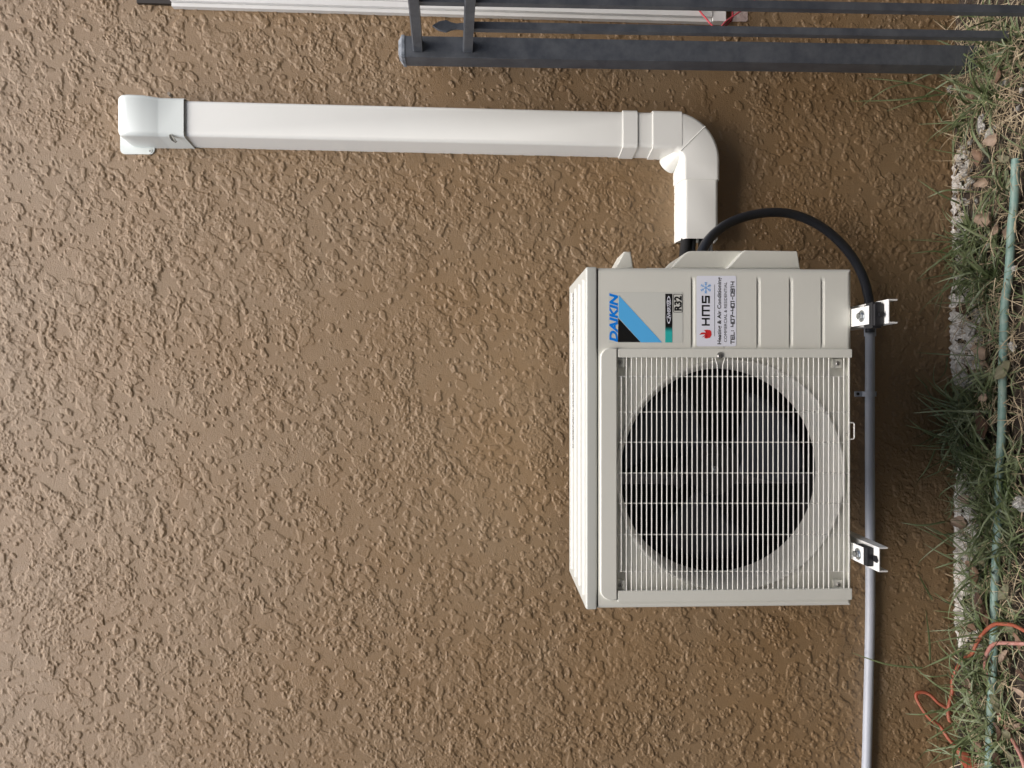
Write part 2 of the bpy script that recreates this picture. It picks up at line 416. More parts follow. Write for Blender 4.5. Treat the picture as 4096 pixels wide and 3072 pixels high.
# lid
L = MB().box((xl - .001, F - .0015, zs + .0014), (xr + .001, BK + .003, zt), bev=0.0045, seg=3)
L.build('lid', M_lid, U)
rb = MB()
for D in (1.644, 1.574, 1.506, 1.4416):
    y = CAM.y + D
    rb.prism([(xl + .022, y - .007, zt - .0005), (xl + .022, y - .004, zt + .0036), (xl + .022, y + .003, zt + .0036), (xl + .022, y + .007, zt - .0005)], (xr - xl - .044, 0, 0))
rb.build('lid_ribs', M_lid, U)
# printed caution strip on the lid: fine lines of print too small to read
pr = MB(); y0 = CAM.y + 1.636; rr = random.Random(3)
for seg0, seg1 in ((1172, 1372), (1400, 1425), (1440, 1790)):
    xa = (1536 - seg0) * 1.62 / FPX; xb = (1536 - seg1) * 1.62 / FPX
    for row in range(4 if seg1 - seg0 > 100 else 2):
        x = xa; yy = y0 - 0.008 - row * 0.010
        while x > xb:
            wd = rr.uniform(.0015, .0045)
            if rr.random() < .8: pr.box((x - wd, yy - .003, zt + .0002), (x, yy + .003, zt + .0005))
            x -= wd + rr.uniform(.0010, .0025)
pr.build('caution_print', mat('print_grey', (.16, .16, .16), .5), U, smooth=False)
# dark seam under the lid
MB().box((xl + .004, F + .006, zs - .001), (xr - .004, BK - .004, zs + .0016)).build('lid_seam', M_inside, U)

# bell-mouth shroud
bs = MB()
pf = [(RO + .006, 0.0145), (RO + .0045, 0.0095), (RO + .002, 0.0080), (RO - .001, 0.0088), (RO - .0030, 0.013), (RO - .0050, .0175),
      (RO - .0100, 0.028), (RI + .0015, 0.050), (RI, 0.075), (RI, 0.105)]
bs.lathe((BC.x, F, BC.z), (0, 1, 0), pf, 96)
bs.build('fan_shroud', M_bell, U, angle=60)
# interior
it = MB()
i0, i1, j0, j1 = xl + .004, xr - .004, zb + .004, zs - .004
yb = BK - 0.03
it.box((i0, F + .0145, j0), (i0 + .002, yb, j1)); it.box((i1 - .002, F + .0145, j0), (i1, yb, j1))
it.box((i0 + .002, F + .0145, j0), (i1 - .002, yb, j0 + .002)); it.box((i0 + .002, F + .0145, j1 - .002), (i1 - .002, yb, j1))
pl = []
n = 64; fr = []
for i in range(n):                            # baffle that closes the gap between shroud and case
    a = 2 * math.pi * i / n; k = max(abs(math.cos(a)), abs(math.sin(a)))
    fr.append((BC.x + (RI + .001) * math.cos(a), F + .10, BC.z + (RI + .001) * math.sin(a)))
for i in range(n):
    a = 2 * math.pi * i / n
    x = max(i0, min(i1, BC.x + .6 * math.cos(a))); z = max(j0, min(j1, BC.z + .6 * math.sin(a)))
    fr.append((x, F + .10, z))
it.add(fr, [[i, (i + 1) % n, n + (i + 1) % n, n + i] for i in range(n)])
it.build('inner_housing', M_inside, U, smooth=False)
cf = MB(); cf.box((i0, yb, j0), (i1, yb + .004, j1))
z = j0 + .004
while z < j1:
    cf.box((i0 + .003, yb - .004, z), (i1 - .003, yb, z + .0022)); z += 0.02
x = i0 + .01
while x < i1:
    cf.box((x, yb - .0025, j0 + .003), (x + .0009, yb - .0003, j1 - .003)); x += .0045
cf.build('coil', M_fins, U, smooth=False)
# motor mount
mm = MB()
HC = P(2845.5, 1872.6, F + 0.135)
mx_ = HC.x - .018
for dx in (-.028, -.008, .012):
    pass
mz0, mz1 = j0 + .003, j1 - .003
mm.box((HC.x - .040, F + .185, mz0), (HC.x - .016, F + .190, mz1)); mm.box((HC.x - .0405, F + .178, mz0), (HC.x - .0385, F + .185, mz1)); mm.box((HC.x - .0175, F + .178, mz0), (HC.x - .0155, F + .185, mz1))
mm.box((HC.x - .0290, F + .182, mz0), (HC.x - .0270, F + .185, mz1))
mm.build('motor_rail', M_motor, U)
mp = MB()
q = [(2735, 1880), (2752, 1905), (2738, 1935), (2715, 1958), (2706, 1955), (2697, 1938), (2660, 1942), (2655, 1930), (2690, 1900), (2705, 1860), (2712, 1825), (2730, 1818), (2728, 1850)]
mp.prism([P(a, b, F + .176) for a, b in q], (0, .004, 0), bev=.0008, seg=1)
mp.cyl(P(2716, 1940, F + .170), P(2716, 1940, F + .176), .004, n=10)
mp.build('motor_plate', M_motor, U)
# fan: hub and three broad blades
fh = MB()
fh.lathe((HC.x, F, HC.z), (0, 1, 0), [(0.0001, .112), (.030, .112), (.034, .113), (.0345, .116), (.050, .117), (.056, .120), (.0585, .128), (.059, .165)], 48)
fh.build('fan_hub', mat('hub_plastic', (.02, .02, .022), .4), U, angle=40)
MB().lathe((HC.x, F, HC.z), (0, 1, 0), [(0.0001, .102), (.004, .102), (.0045, .104), (.0045, .1075), (.0075, .1085), (.0075, .1125)], 20).build('fan_nut', M_zinc, U)
for k, a0 in enumerate((45, 165, 285)):
    bl = MB(); vs = []; NR, NT = 8, 12
    for i in range(NR + 1):
        rr_ = .056 + (.200 - .056) * i / NR
        sw = R(a0) + R(14) * (i / NR) ** 1.5
        half = R(24 + 18 * (i / NR) - 7 * (i / NR) ** 3)
        for j in range(NT + 1):
            u = j / NT; a = sw + (u - .5) * 2 * half
            rj = rr_ if i < NR else rr_ - .016 * (abs(u - .5) * 2) ** 4
            vs.append((HC.x + rj * math.cos(a), F + .118 + .050 * u - .010 * math.sin(u * math.pi), HC.z + rj * math.sin(a)))
    bl.add(vs, [[i * (NT + 1) + j, i * (NT + 1) + j + 1, (i + 1) * (NT + 1) + j + 1, (i + 1) * (NT + 1) + j] for i in range(NR) for j in range(NT)])
    o = bl.build('fan_blade', M_fan, U, angle=60)
    sm = o.modifiers.new('thick', 'SOLIDIFY'); sm.thickness = .0025

# fan guard: plastic frame, wires
GF = F - 0.007
g = MB()
def Q(px, py): return P(px, py, GF)
pts = []
for (cx_, cy_, a0, a1) in ((2441, 1432, 180, 270), ):
    pass
def arc(cx_, cy_, r, a0, a1, n=7):
    return [Q(cx_ + r * math.cos(R(a0 + (a1 - a0) * i / n)), cy_ + r * math.sin(R(a0 + (a1 - a0) * i / n))) for i in range(n + 1)]
pts = [Q(2469, 1390)] if False else []
pts += arc(2443, 1432, 42, 270, 180) + arc(2443, 2361, 42, 180, 90) + [Q(2470, 2403), Q(2470, 1390)]
g.prism(pts, (0, .0085, 0), bev=.003, seg=3, front_only=True)
g.build('guard_top_bar', M_unit, U, angle=50)
for (a, b) in ((1394, 1431), (2364, 2401)):
    g = MB(); p0 = Q(2472, a); p1 = Q(3411, b)
    g.box((min(p0.x, p1.x), GF + .001, p1.z), (max(p0.x, p1.x), GF + .0085, p0.z), bev=.002, seg=2)
    g.build('guard_side_bar', M_unit, U)
wr = MB(); RW = 0.00122; WY = F - .0035
def W(px, py, y=WY): return P(px, py, y)
PY0, PY1 = 1428, 2368
cross = [1506, 1648, 1769, 1892, 2013, 2138, 2285]
for i in range(45):
    px = 2506 + 20.23 * i
    a, b = PY0, PY1
    if i in (41, 42): a, b = 1507, 2285
    if i in (18, 19):
        sg = -1 if i == 18 else 1
        # the two wires either side of the keyed screw part round it
        cxx = 2506 + 20.23 * 18.5
        pts = [W(cxx + sg * 18, 1431), W(cxx + sg * 17.5, 1440), W(cxx + sg * 11, 1460), W(cxx + sg * 10.1, 1480), W(px, b)]
        wr.tube(pts, RW, 8)
        continue
    wr.tube([W(px, a), W(px, (a + b) / 2), W(px, b)], RW, 8)
wr.tube([W(2485.8, 1506), W(2485.8, 2286)], RW, 8)
for py in cross:
    wr.tube([W(2466, py, WY + .0024), W(3400, py, WY + .0024)], RW * .95, 8)
wr.tube([W(3396, 1690), W(3413, 1691), W(3417, 1695), W(3417, 1752), W(3413, 1756), W(3396, 1757)], RW, 8)
wr.build('grille_wires', M_wire, U)
# screw keyhole in the guard's side bar + corner tabs and screws
kp = P(2881, 1421, GF)
kh = MB(); kh.cyl(kp + Vector((0, -.0004, 0)), kp + Vector((0, .002, 0)), .0064, n=24); kh.build('keyhole', mat('recess_shade', (.16, .16, .145), .6), U)
def screw(cen, r=.0042, nrm=(0, -1, 0)):
    s = MB(); nn = Vector(nrm).normalized()
    s.lathe(cen, nn, [(r, 0), (r, .0008), (r * .7, .0022), (0.0001, .0027)], 18)
    s.build('screw', M_screw, U, angle=50)
    e = nn.orthogonal().normalized(); e2 = nn.cross(e)
    x_ = MB()
    for a in (e, e2):
        b = nn.cross(a)
        p = Vector(cen) + nn * .0026
        x_.add([p - a * r * .5 - b * r * .13, p + a * r * .5 - b * r * .13, p + a * r * .5 + b * r * .13, p - a * r * .5 + b * r * .13], [[0, 1, 2, 3]])
    x_.build('screw_slot', M_inside, U, smooth=False)
screw(P(2877, 1424, GF - .001), .0040)
for px, py in ((2479, 1450), (3348, 1454), (2480, 2339), (3351, 2337)):
    cx_ = P(px, py, F + .006); tb = MB(); hs = .0095
    tb.box((cx_.x - hs, F + .0030, cx_.z - hs), (cx_.x + hs, F + .0128, cx_.z + hs), bev=.0015, seg=2)
    tb.build('guard_tab', M_unit, U); screw((cx_.x, F + .0031, cx_.z), .0046)
screw(P(3390, 1738, F + .0128), .0036)

# valve cover and handle on the right-hand side
vc = MB(); YA = F + .070; YB = F + .045
A = [(2684, 1073), (2690, 1063), (2714, 1040), (2738, 1014), (2752, 1006), (2769, 1003), (2990, 1002.5), (3000, 1073)]
vc.prism([P(a, b, YA) for a, b in A], (0, .13, 0), bev=.003, seg=3, front_only=True)
B = [(2911, 1073), (2918, 1064), (2968, 1009), (2979, 1001), (2990, 1001), (3186, 1004), (3191, 1008), (3201, 1074)]
vc.prism([P(a, b, YB) for a, b in B], (0, .15, 0), bev=.003, seg=3, front_only=True)
vc.build('valve_cover', M_unit, U, angle=50)
hd = MB()
H = [(2460, 1073), (2478, 1040), (2497, 1006), (2523, 1006), (2528, 1030), (2533, 1073)]
hd.prism([P(a, b, F + .05) for a, b in H], (0, .08, 0), bev=.003, seg=2, front_only=True)
hd.build('lifting_handle', M_unit, U, angle=50)
le = MB(); p0 = P(2585, 1068, F + .02); p1 = P(3200, 1073, F + .02)
le.box((xr - .001, F + .018, p1.z), (xr + .0022, F + .17, p0.z), bev=.001); le.build('cover_flange', M_unit, U)

# ------------------------------------------------------------------ lettering and stickers on the unit (flat printed films)
def film(name, quads, y, M, parent, th=.00012):
    b = MB()
    for pts in quads: b.prism([P(a, c_, y) for a, c_ in pts], (0, th, 0))
    return b.build(name, M, parent, smooth=False)
def rr_px(x0, y0, x1, y1, r, n=5):
    o = []
    for cx_, cy_, a in ((x1 - r, y0 + r, 270), (x1 - r, y1 - r, 0), (x0 + r, y1 - r, 90), (x0 + r, y0 + r, 180)):
        for i in range(n + 1):
            t_ = R(a + 90 * i / n); o.append((cx_ + r * math.cos(t_), cy_ + r * math.sin(t_)))
    return o
def text(name, s, x0, x1, ybot, ytop, y, M, parent, bold=0.0, shear=0.0, sx_fit=True):
    """letters whose tops face picture-left; px x0..x1 spans the letter height, py ybot..ytop the line"""
    cu = bpy.data.curves.new('t', 'FONT'); cu.body = s; cu.offset = bold; cu.shear = shear; cu.resolution_u = 3
    to = bpy.data.objects.new('t', cu); C.objects.link(to); bpy.context.view_layer.update()
    me = bpy.data.meshes.new_from_object(to.evaluated_get(bpy.context.evaluated_depsgraph_get()))
    bpy.data.objects.remove(to); bpy.data.curves.remove(cu)
    vx = [v.co.x for v in me.vertices]; vy = [v.co.y for v in me.vertices]
    ax, bx, ay, by = min(vx), max(vx), min(vy), max(vy)
    lo = P(x1, ybot, y); hi = P(x0, ytop, y)
    vs = [(lo.x + (v.co.x - ax) / (bx - ax) * (hi.x - lo.x), y, lo.z + (v.co.y - ay) / (by - ay) * (hi.z - lo.z)) for v in me.vertices]
    fs = [list(p.vertices) for p in me.polygons]
    bpy.data.meshes.remove(me)
    return finish(name, vs, fs, M, parent, smooth=False)
GL = {'H': [[(0, 0), (0, 1)], [(1, 0), (1, 1)], [(0, .5), (1, .5)]], 'M': [[(0, 0), (0, 1), (1, 1), (1, 0)], [(.5, 1), (.5, 0)]],
      'S': [[(1, 1), (0, 1), (0, .5), (1, .5), (1, 0), (0, 0)]], 'T': [[(0, 1), (1, 1)], [(.5, 1), (.5, 0)]],
      'E': [[(1, 1), (0, 1), (0, 0), (1, 0)], [(0, .5), (.9, .5)]], 'L': [[(0, 1), (0, 0), (1, 0)]],
      ':': [[(.4, .68), (.4, .82)], [(.4, .18), (.4, .32)]], '4': [[(0, 1), (0, .42), (1, .42)], [(1, 1), (1, 0)]],
      '0': [[(0, 0), (0, 1), (1, 1), (1, 0), (0, 0)]], '7': [[(0, 1), (1, 1), (1, .55), (.5, .4), (.5, 0)]], '1': [[(.1, 1), (.6, 1), (.6, 0)]],
      '-': [[(.1, .5), (.9, .5)]], '9': [[(1, .5), (0, .5), (0, 1), (1, 1), (1, 0), (0, 0)]], ' ': []}
def strokes(name, s, x0, x1, ybot, ytop, y, M, parent, th, widths=None, gap=.35):
    lo = P(x1, ybot, y); hi = P(x0, ytop, y)
    Wd = {'H': 1, 'M': 1.55, '1': .6, ':': .4, ' ': .45, '-': .8, 'S': .95}
    tot = sum(Wd.get(ch, 1) for ch in s) + gap * (len(s) - 1); k = (hi.x - lo.x - th) / tot
    cur = lo.x + th / 2; b = MB(); hh = hi.z - lo.z - th; n_ = 0
    for ch in s:
        wd = Wd.get(ch, 1) * k
        for pl_ in GL[ch]:
            for (a, c_), (d, e) in zip(pl_, pl_[1:]):
                p = Vector((cur + a * wd, lo.z + th / 2 + c_ * hh)); q_ = Vector((cur + d * wd, lo.z + th / 2 + e * hh))
                dr = (q_ - p).normalized() * (th / 2); nn = Vector((-dr.y, dr.x)); p -= dr; q_ += dr; yy = y - .000012 * (n_ % 7); n_ += 1
                b.add([(p.x + nn.x, yy, p.y + nn.y), (q_.x + nn.x, yy, q_.y + nn.y), (q_.x - nn.x, yy, q_.y - nn.y), (p.x - nn.x, yy, p.y - nn.y)], [[0, 1, 2, 3]])
        cur += wd + gap * k
    return b.build(name, M, parent, smooth=False)
e1, e2, e3 = F - .0004, F - .0007, F - .0010
st = film('logo_sticker', [rr_px(2434, 1168, 2731, 1372, 5)], e1, M_film, U)
text('lettering', 'DAIKIN', 2437.5, 2471, 1368, 1173, e2, M_blue, st, bold=.045, shear=.22)
film('emblem_band', [[(2475, 1181), (2474, 1270), (2564, 1369.5), (2648, 1369.5)]], e2, M_sky, st)
film('emblem_triangle', [[(2473, 1273), (2472, 1368.5), (2562, 1368.5)]], e2, M_black, st)
film('black_strip', [[(2661, 1175), (2661, 1308), (2689, 1308), (2689, 1175)]], e2, M_black, st)
for k in range(4):
    f_ = (k + .5) / 4; Mk = mat('print_blend', (.008 + .022 * f_, .008 + .44 * f_, .008 + .41 * f_), .35)
    a = 1308 + k * 5
    film('blend_strip', [[(2661, a), (2661, a + 5), (2689, a + 5), (2689, a)]], e2, Mk, st)
film('teal_strip', [[(2661, 1328), (2661, 1370), (2689, 1370), (2689, 1328)]], e2, M_teal, st)
text('lettering', 'INVERTER', 2669, 2682, 1275, 1201, e3, M_white, st, bold=.02, shear=.3)
def crescent(cx_, cy_, rx, ry, a0, a1, th_):
    o = []; i_ = []
    for k in range(11):
        a = R(a0 + (a1 - a0) * k / 10); q_ = th_ * math.sin(math.pi * k / 10) + .15
        o.append((cx_ + rx * math.cos(a), cy_ + ry * math.sin(a))); i_.append((cx_ + (rx - q_) * math.cos(a), cy_ + (ry - q_ * 1.6) * math.sin(a)))
    return o + i_[::-1]
film('swoosh', [crescent(2675, 1238, 10, 57, 20, 160, 3), crescent(2675, 1238, 10, 54, 200, 340, 3)], e3, M_white, st)
fr_ = []
o_ = rr_px(2693, 1176, 2729.5, 1250, 4); i_ = rr_px(2695, 1178, 2727.5, 1248, 3)
vs = [P(a, b, e2) for a, b in o_] + [P(a, b, e2) for a, b in i_]; k = len(o_)
finish('code_frame', vs, [[i, (i + 1) % k, k + (i + 1) % k, k + i] for i in range(k)], M_black, st, smooth=False)
text('lettering', 'R32', 2697, 2726, 1243, 1184, e2, M_black, st, bold=.035)

s2 = film('company_sticker', [rr_px(2786, 1103, 2945, 1385.5, 7)], e1, M_white, U)
strokes('lettering', 'HMS', 2807, 2839, 1303, 1183, e2, M_black, s2, .0033, gap=.55)
film('divider_line', [[(2857.5, 1138), (2857.5, 1345), (2858.8, 1345), (2858.8, 1138)]], e2, M_black, s2)
text('lettering', 'Heating & Air Conditioning', 2869, 2889, 1377, 1109, e2, M_black, s2, bold=.018)
text('lettering', 'COMMERCIAL & RESIDENTIAL', 2896, 2907.5, 1368, 1129, e2, M_black, s2)
strokes('lettering', 'TEL: 407-401-0914', 2922, 2938, 1376, 1126, e2, M_black, s2, .0016)
sf = MB(); sc_ = P(2823, 1151, e2)
def bar2(b, p, q_, th_, yy):
    p = Vector(p); q_ = Vector(q_); nn = (q_ - p).normalized() * th_ / 2; nn = Vector((-nn.y, nn.x))
    b.add([(p.x + nn.x, yy, p.y + nn.y), (q_.x + nn.x, yy, q_.y + nn.y), (q_.x - nn.x, yy, q_.y - nn.y), (p.x - nn.x, yy, p.y - nn.y)], [[0, 1, 2, 3]])
for k in range(6):
    a = R(60 * k); d = Vector((math.cos(a), math.sin(a))); c0 = Vector((sc_.x, sc_.z)); yy = e2 - .00001 * k
    bar2(sf, c0, c0 + d * .0115, .0012, yy)
    for rr0 in (.0055, .0085):
        for sg in (-1, 1):
            d2 = Vector((math.cos(a + sg * R(45)), math.sin(a + sg * R(45)))); bar2(sf, c0 + d * rr0, c0 + d * rr0 + d2 * .0035, .0009, yy - .000005)
sf.build('snowflake_mark', M_ice, s2, smooth=False)
fl = [(2845, 1326), (2846, 1340), (2840, 1351), (2826, 1354), (2816, 1352), (2826, 1349), (2829, 1345), (2815, 1347), (2806, 1350), (2818, 1341), (2819, 1337), (2805, 1336), (2797, 1339), (2806, 1330), (2822, 1330), (2826, 1326), (2816, 1320), (2828, 1319), (2840, 1320)]
fc = P(2829, 1336, e2)
vs = [P(a, b, e2) for a, b in fl] + [fc]; k = len(fl)
finish('flame_mark', vs, [[i, (i + 1) % k, k] for i in range(k)], M_pred, s2, smooth=False)

# ------------------------------------------------------------------ wall brackets, feet, rubber blocks
ztop_arm = None
def arm(px_end, py0, py1, D, label, za):
    """channel arm: web on top, flanges down, from the wall to its open end"""
    ye = CAM.y + D
    x1 = P(px_end, py0, ye).x; x0 = P(px_end, py1, ye).x; z = za
    t_ = thing('wall_bracket', label, 'bracket', ((x0 + x1) / 2, 0, z - .03), 'brackets carrying the outdoor unit')
    a = MB(); th_ = .0028
    a.box((x0, ye, z - th_), (x1, -.004, z), bev=.0009)
    for xa, xb in ((x0, x0 + th_), (x1 - th_, x1)):
        pts = [(xa, ye, z - .0012), (xa, ye + .0005, z - .018), (xa, -.20, z - .030), (xa, -.004, z - .045), (xa, -.004, z - .0012)]
        a.prism(pts, (xb - xa, 0, 0))
    a.build('arm', M_brk, t_)
    u = MB(); u.box((x0 + .002, -.006, z - .05), (x1 - .002, -.0005, z + .38), bev=.001)
    u.build('upright', M_brk, t_)
    return t_, x0, x1, ye
za = P(3553, 1244, CAM.y + 1.321).z
b1, ax0, ax1, ye1 = arm(3553, 1196, 1293, 1.321, 'white wall bracket arm holding the black rubber block and end of the black conduit', za)
b2, bx0, bx1, ye2 = arm(3515, 2190, 2289, 1.345, 'white wall bracket arm under the end of the unit away from the hose conduit', P(3515, 2240, CAM.y + 1.345).z)
# unit feet (part of the unit), bolts and rubber dampers (parts of the brackets)
def foot(x0, x1, z, ynear, name='foot'):
    f_ = MB(); f_.box((x0, ynear, z), (x1, F + .05, z + .0022), bev=.0009)
    f_.box((x0, F + .012, z), (x1, F + .016, zb + .001)); return f_.build(name, M_brk, U)
def bolt(cx_, cy_, z, par):
    b = MB(); b.lathe((cx_, cy_, z), (0, 0, 1), [(.0001, .0), (.0115, .0), (.0115, .0016), (.0095, .0022), (.0001, .0022)], 24)
    b.cyl((cx_, cy_, z + .002), (cx_, cy_, z + .0085), .0072, .0066, n=6)
    b.build('bolt', M_zinc, par, angle=30)
zf1 = za + .020
p = P(3473, 1262, CAM.y + 1.352)
foot(p.x - .017, p.x + .019, zf1, CAM.y + 1.350)
bolt(p.x + .001, CAM.y + 1.374, zf1 + .0022, U)
k = MB()
k.box((p.x - .022, CAM.y + 1.333, za + .0005), (p.x + .022, CAM.y + 1.375, zf1 - .0004), bev=.003)
k.box((p.x - .025, CAM.y + 1.339, za + .003), (p.x + .025, CAM.y + 1.3445, zf1 + .0008), bev=.001)
k.box((p.x - .025, CAM.y + 1.3475, za + .002), (p.x + .025, CAM.y + 1.3675, zf1 - .0010), bev=.002)
k.cyl((p.x, CAM.y + 1.334, za + .008), (p.x, CAM.y + 1.327, za + .008), .005, n=14)
k.build('rubber_damper', M_rubber, b1)
zf2 = za + .012
zb2 = P(3515, 2240, CAM.y + 1.345).z
c2 = (bx0 + bx1) / 2 + .001
foot(c2 - .017, c2 + .017, zb2 + .014, CAM.y + 1.372)
bolt(c2, CAM.y + 1.390, zb2 + .0162, U)
k = MB(); k.box((c2 - .0185, CAM.y + 1.362, zb2 + .0005), (c2 + .0185, CAM.y + 1.400, zb2 + .0136), bev=.002)
k.build('rubber_damper', M_rubber, b2)
k = MB(); k.prism([(c2 - .007, CAM.y + 1.361, zb2 + .0010), (c2 + .004, CAM.y + 1.361, zb2 + .001), (c2 + .005, CAM.y + 1.350, zb2 + .001), (c2 - .003, CAM.y + 1.345, zb2 + .001), (c2 - .008, CAM.y + 1.349, zb2 + .001)], (0, 0, .0012))
k.build('damper_tongue', M_rubber, b2, smooth=False)

# ------------------------------------------------------------------ line-set cover (duct)
xb0 = P(2400, 628, 0).x; xb1 = P(1400, 605, 0).x
zA, zB = P(1400, 605, 0).z, P(2400, 628, 0).z
HB, HT, DP = .0500, .0425, .064
def cx_at(z): return xb1 + HB + (xb0 - xb1) * (z - zA) / (zB - zA)
def profile(hb=HB, ht=HT, dp=DP, r=.009, n=5):
    """half-open section: list of (w, d)"""
    o = [(-hb, 0.0), (-hb + .0015, dp * .30)]
    for i in range(n + 1):
        a = R(180 - 90 * i / n * 1.0); o.append((-ht + r + r * math.cos(a), dp - r + r * math.sin(a)))
    return o + [(-a, b) for a, b in o[::-1]]
def sweep(b, pts, dirs, prof, y=0.0):
    """pts (x,z); dirs = unit right-hand side vector (x,z) of each section; prof sections list or one"""
    k = len(pts); base = len(b.v); np_ = None; vs = []
    for i in range(k):
        pf_ = prof[i] if isinstance(prof[0], list) else prof
        np_ = len(pf_)
        for w_, d_ in pf_: vs.append((pts[i][0] + dirs[i][0] * w_, y - d_, pts[i][1] + dirs[i][1] * w_))
    fs = [[i * np_ + j, i * np_ + j + 1, (i + 1) * np_ + j + 1, (i + 1) * np_ + j] for i in range(k - 1) for j in range(np_ - 1)]
    b.add(vs, fs); return b
def solid(o, th_):
    md = o.modifiers.new('wall', 'SOLIDIFY'); md.thickness = th_; md.offset = 0; es = o.modifiers.new('crisp', 'EDGE_SPLIT'); es.split_angle = R(32); return o
DU = thing('line_cover', 'long white plastic pipe cover running down the wall and turning to the unit', 'pipe cover', (cx_at(1.2), 0, 1.2))
zc1 = P(700, 500, -.06).z; zj = P(2650, 500, -.06).z
b = MB(); sweep(b, [(cx_at(zc1), zc1), (cx_at(1.2), 1.2), (cx_at(zj), zj)], [(1, 0)] * 3, profile())
solid(b.build('straight_duct', M_duct, DU, angle=25), .0018)
# joint band
def band(z0, z1, add, name, M=M_duct):
    b = MB(); pr_ = profile(HB + add, HT + add, DP + add)
    pe = profile(HB + .0005, HT + .0005, DP + .0005)
    sweep(b, [(cx_at(z0), z0), (cx_at(z0), z0), (cx_at(z1), z1), (cx_at(z1), z1)], [(1, 0)] * 4, [pe, pr_, pr_, pe])
    return solid(b.build(name, M, DU, angle=25), .001)
band(P(2493, 500, -.066).z, P(2549, 500, -.066).z, .0035, 'joint_band')
# elbow
ze = P(2612, 500, -.066).z; zh = P(2695, 700, 0).z - .0515
cxe = cx_at(zh + .08); RA = .074; xarc = cxe - RA; zarc = zh + RA
pts = [(cxe, ze), (cxe, zarc)]; dr = [(1, 0), (1, 0)]
for i in range(1, 15):
    a = R(-90 * i / 14); pts.append((xarc + RA * math.cos(a), zarc + RA * math.sin(a))); dr.append((math.cos(a), math.sin(a)))
xe_end = P(2800, 716, -.066).x
pts.append((xe_end, zh)); dr.append((0, -1))
b = MB(); ad = .0032
pr0 = profile(HB + ad, HT + ad, DP + ad); pe = profile(HB + .0004, HT + .0004, DP + .0004)
sweep(b, [pts[0]] + pts + [pts[-1]], [dr[0]] + dr + [dr[-1]], [pe] + [pr0] * len(pts) + [pe])
el = b.build('elbow', M_duct, DU, angle=25); solid(el, .001)
z2 = P(2727, 500, -.066).z
b = MB(); pr1 = profile(HB + ad + .0013, HT + ad + .0013, DP + ad + .0013)
sweep(b, [(cx_at(ze), ze), (cx_at(ze), ze), (cx_at(z2), z2), (cx_at(z2), z2)], [(1, 0)] * 4, [pe, pr1, pr1, pr0])
b.build('elbow_collar', M_duct, el, angle=25)
# diagonal seam and the moulded corner post of the elbow
b = MB()
a = R(-45); o1 = Vector((xarc + (RA + HT + ad - .003) * math.cos(a), zarc + (RA + HT + ad - .003) * math.sin(a)))
i1_ = Vector((xarc + (RA - HT - ad + .002) * math.cos(a), zarc + (RA - HT - ad + .002) * math.sin(a)))
b.tube([(o1.x + .002, -(DP + ad - .012), o1.y - .002), (o1.x, -(DP + ad + .0004), o1.y), (i1_.x, -(DP + ad + .0004), i1_.y)], .0012, 6)
b.build('elbow_seam', M_duct, el)
b = MB()
b.tube([(xarc + .004 + .032 * t_, -.001 - .046 * t_, zarc - .004 - .032 * t_) for t_ in (0, .25, .5, .75, 1.0)], lambda t_: .0232 - .003 * t_, 28)
b.build('corner_post', M_duct, el, angle=60)
# sideways run
xend = P(2800, 955, -.062).x
b = MB(); sweep(b, [(xe_end + .02, zh), ((xe_end + xend) / 2, zh), (xend, zh)], [(0, -1)] * 3, profile())
solid(b.build('side_duct', M_duct, DU, angle=25), .0018)
b = MB(); b.box((xend + .002, -.004, zh - HB + .002), (xe_end, -.0005, zh + HB - .002)); b.build('back_plate', M_duct, DU)
# top cap
zt1 = P(478, 500, -.06).z; zt0 = P(735, 500, -.07).z
def sec(z, hb, ht, dp, r=.014): return (cx_at(z), z), profile(hb, ht, dp, r, 6)
b = MB(); ss = []
hh = zt1 - zt0
ss.append(sec(zt1, .046, .037, .058)); ss.append(sec(zt1 - .0015, .0495, .0430, .067, .012)); ss.append(sec(zt1 - .005, .052, .0465, .073, .010)); ss.append(sec(zt1 - .012, .0535, .0485, .0765, .009)); ss.append(sec(zt1 - .028, .054, .049, .079, .009))
ss.append(sec(zt1 - hh * .40, .054, .0485, .0785, .009)); ss.append(sec(zt1 - hh * .60, .053, .0465, .0715, .009)); ss.append(sec(zt1 - hh * .63, .053, .0462, .0705, .009)); ss.append(sec(zt0, .0535, .0465, .0705, .009))
sweep(b, [q_[0] for q_ in ss], [(1, 0)] * len(ss), [q_[1] for q_ in ss])
k = len(ss[0][1]); b.f.append(list(range(k)))
cp = b.build('end_cap', M_cap, DU, angle=50); solid(cp, .0015)
b = MB(); zz0 = P(622, 600, 0).z; zz1 = P(484, 600, 0).z; xx = cx_at(zz1)
def rpoly(x0, z0, x1, z1, r, y):
    o = []
    for cx_, cz_, a in ((x1 - r, z1 - r, 0), (x0 + r, z1 - r, 90), (x0 + r, z0 + r, 180), (x1 - r, z0 + r, 270)):
        for i in range(5): o.append((cx_ + r * math.cos(R(a + 22.5 * i)), y, cz_ + r * math.sin(R(a + 22.5 * i))))
    return o
b.prism(rpoly(P(550, 619, 0).x, zz0, xx, zz1, .012, -.0050), (0, .0045, 0), bev=.001, seg=2, front_only=True)
b.build('mounting_flange', M_cap, cp)
pc = P(601, 604, -.005); b = MB(); b.lathe((pc.x, -.005, pc.z), (0, -1, 0), [(.0052, 0), (.0052, .0012), (.0028, .0014), (.0026, .0002)], 20); b.build('flange_eyelet', M_cap, cp)
b = MB(); b.cyl((pc.x, -.0051, pc.z), (pc.x, -.0056, pc.z), .0026, n=14); b.build('screw', M_screw, cp)
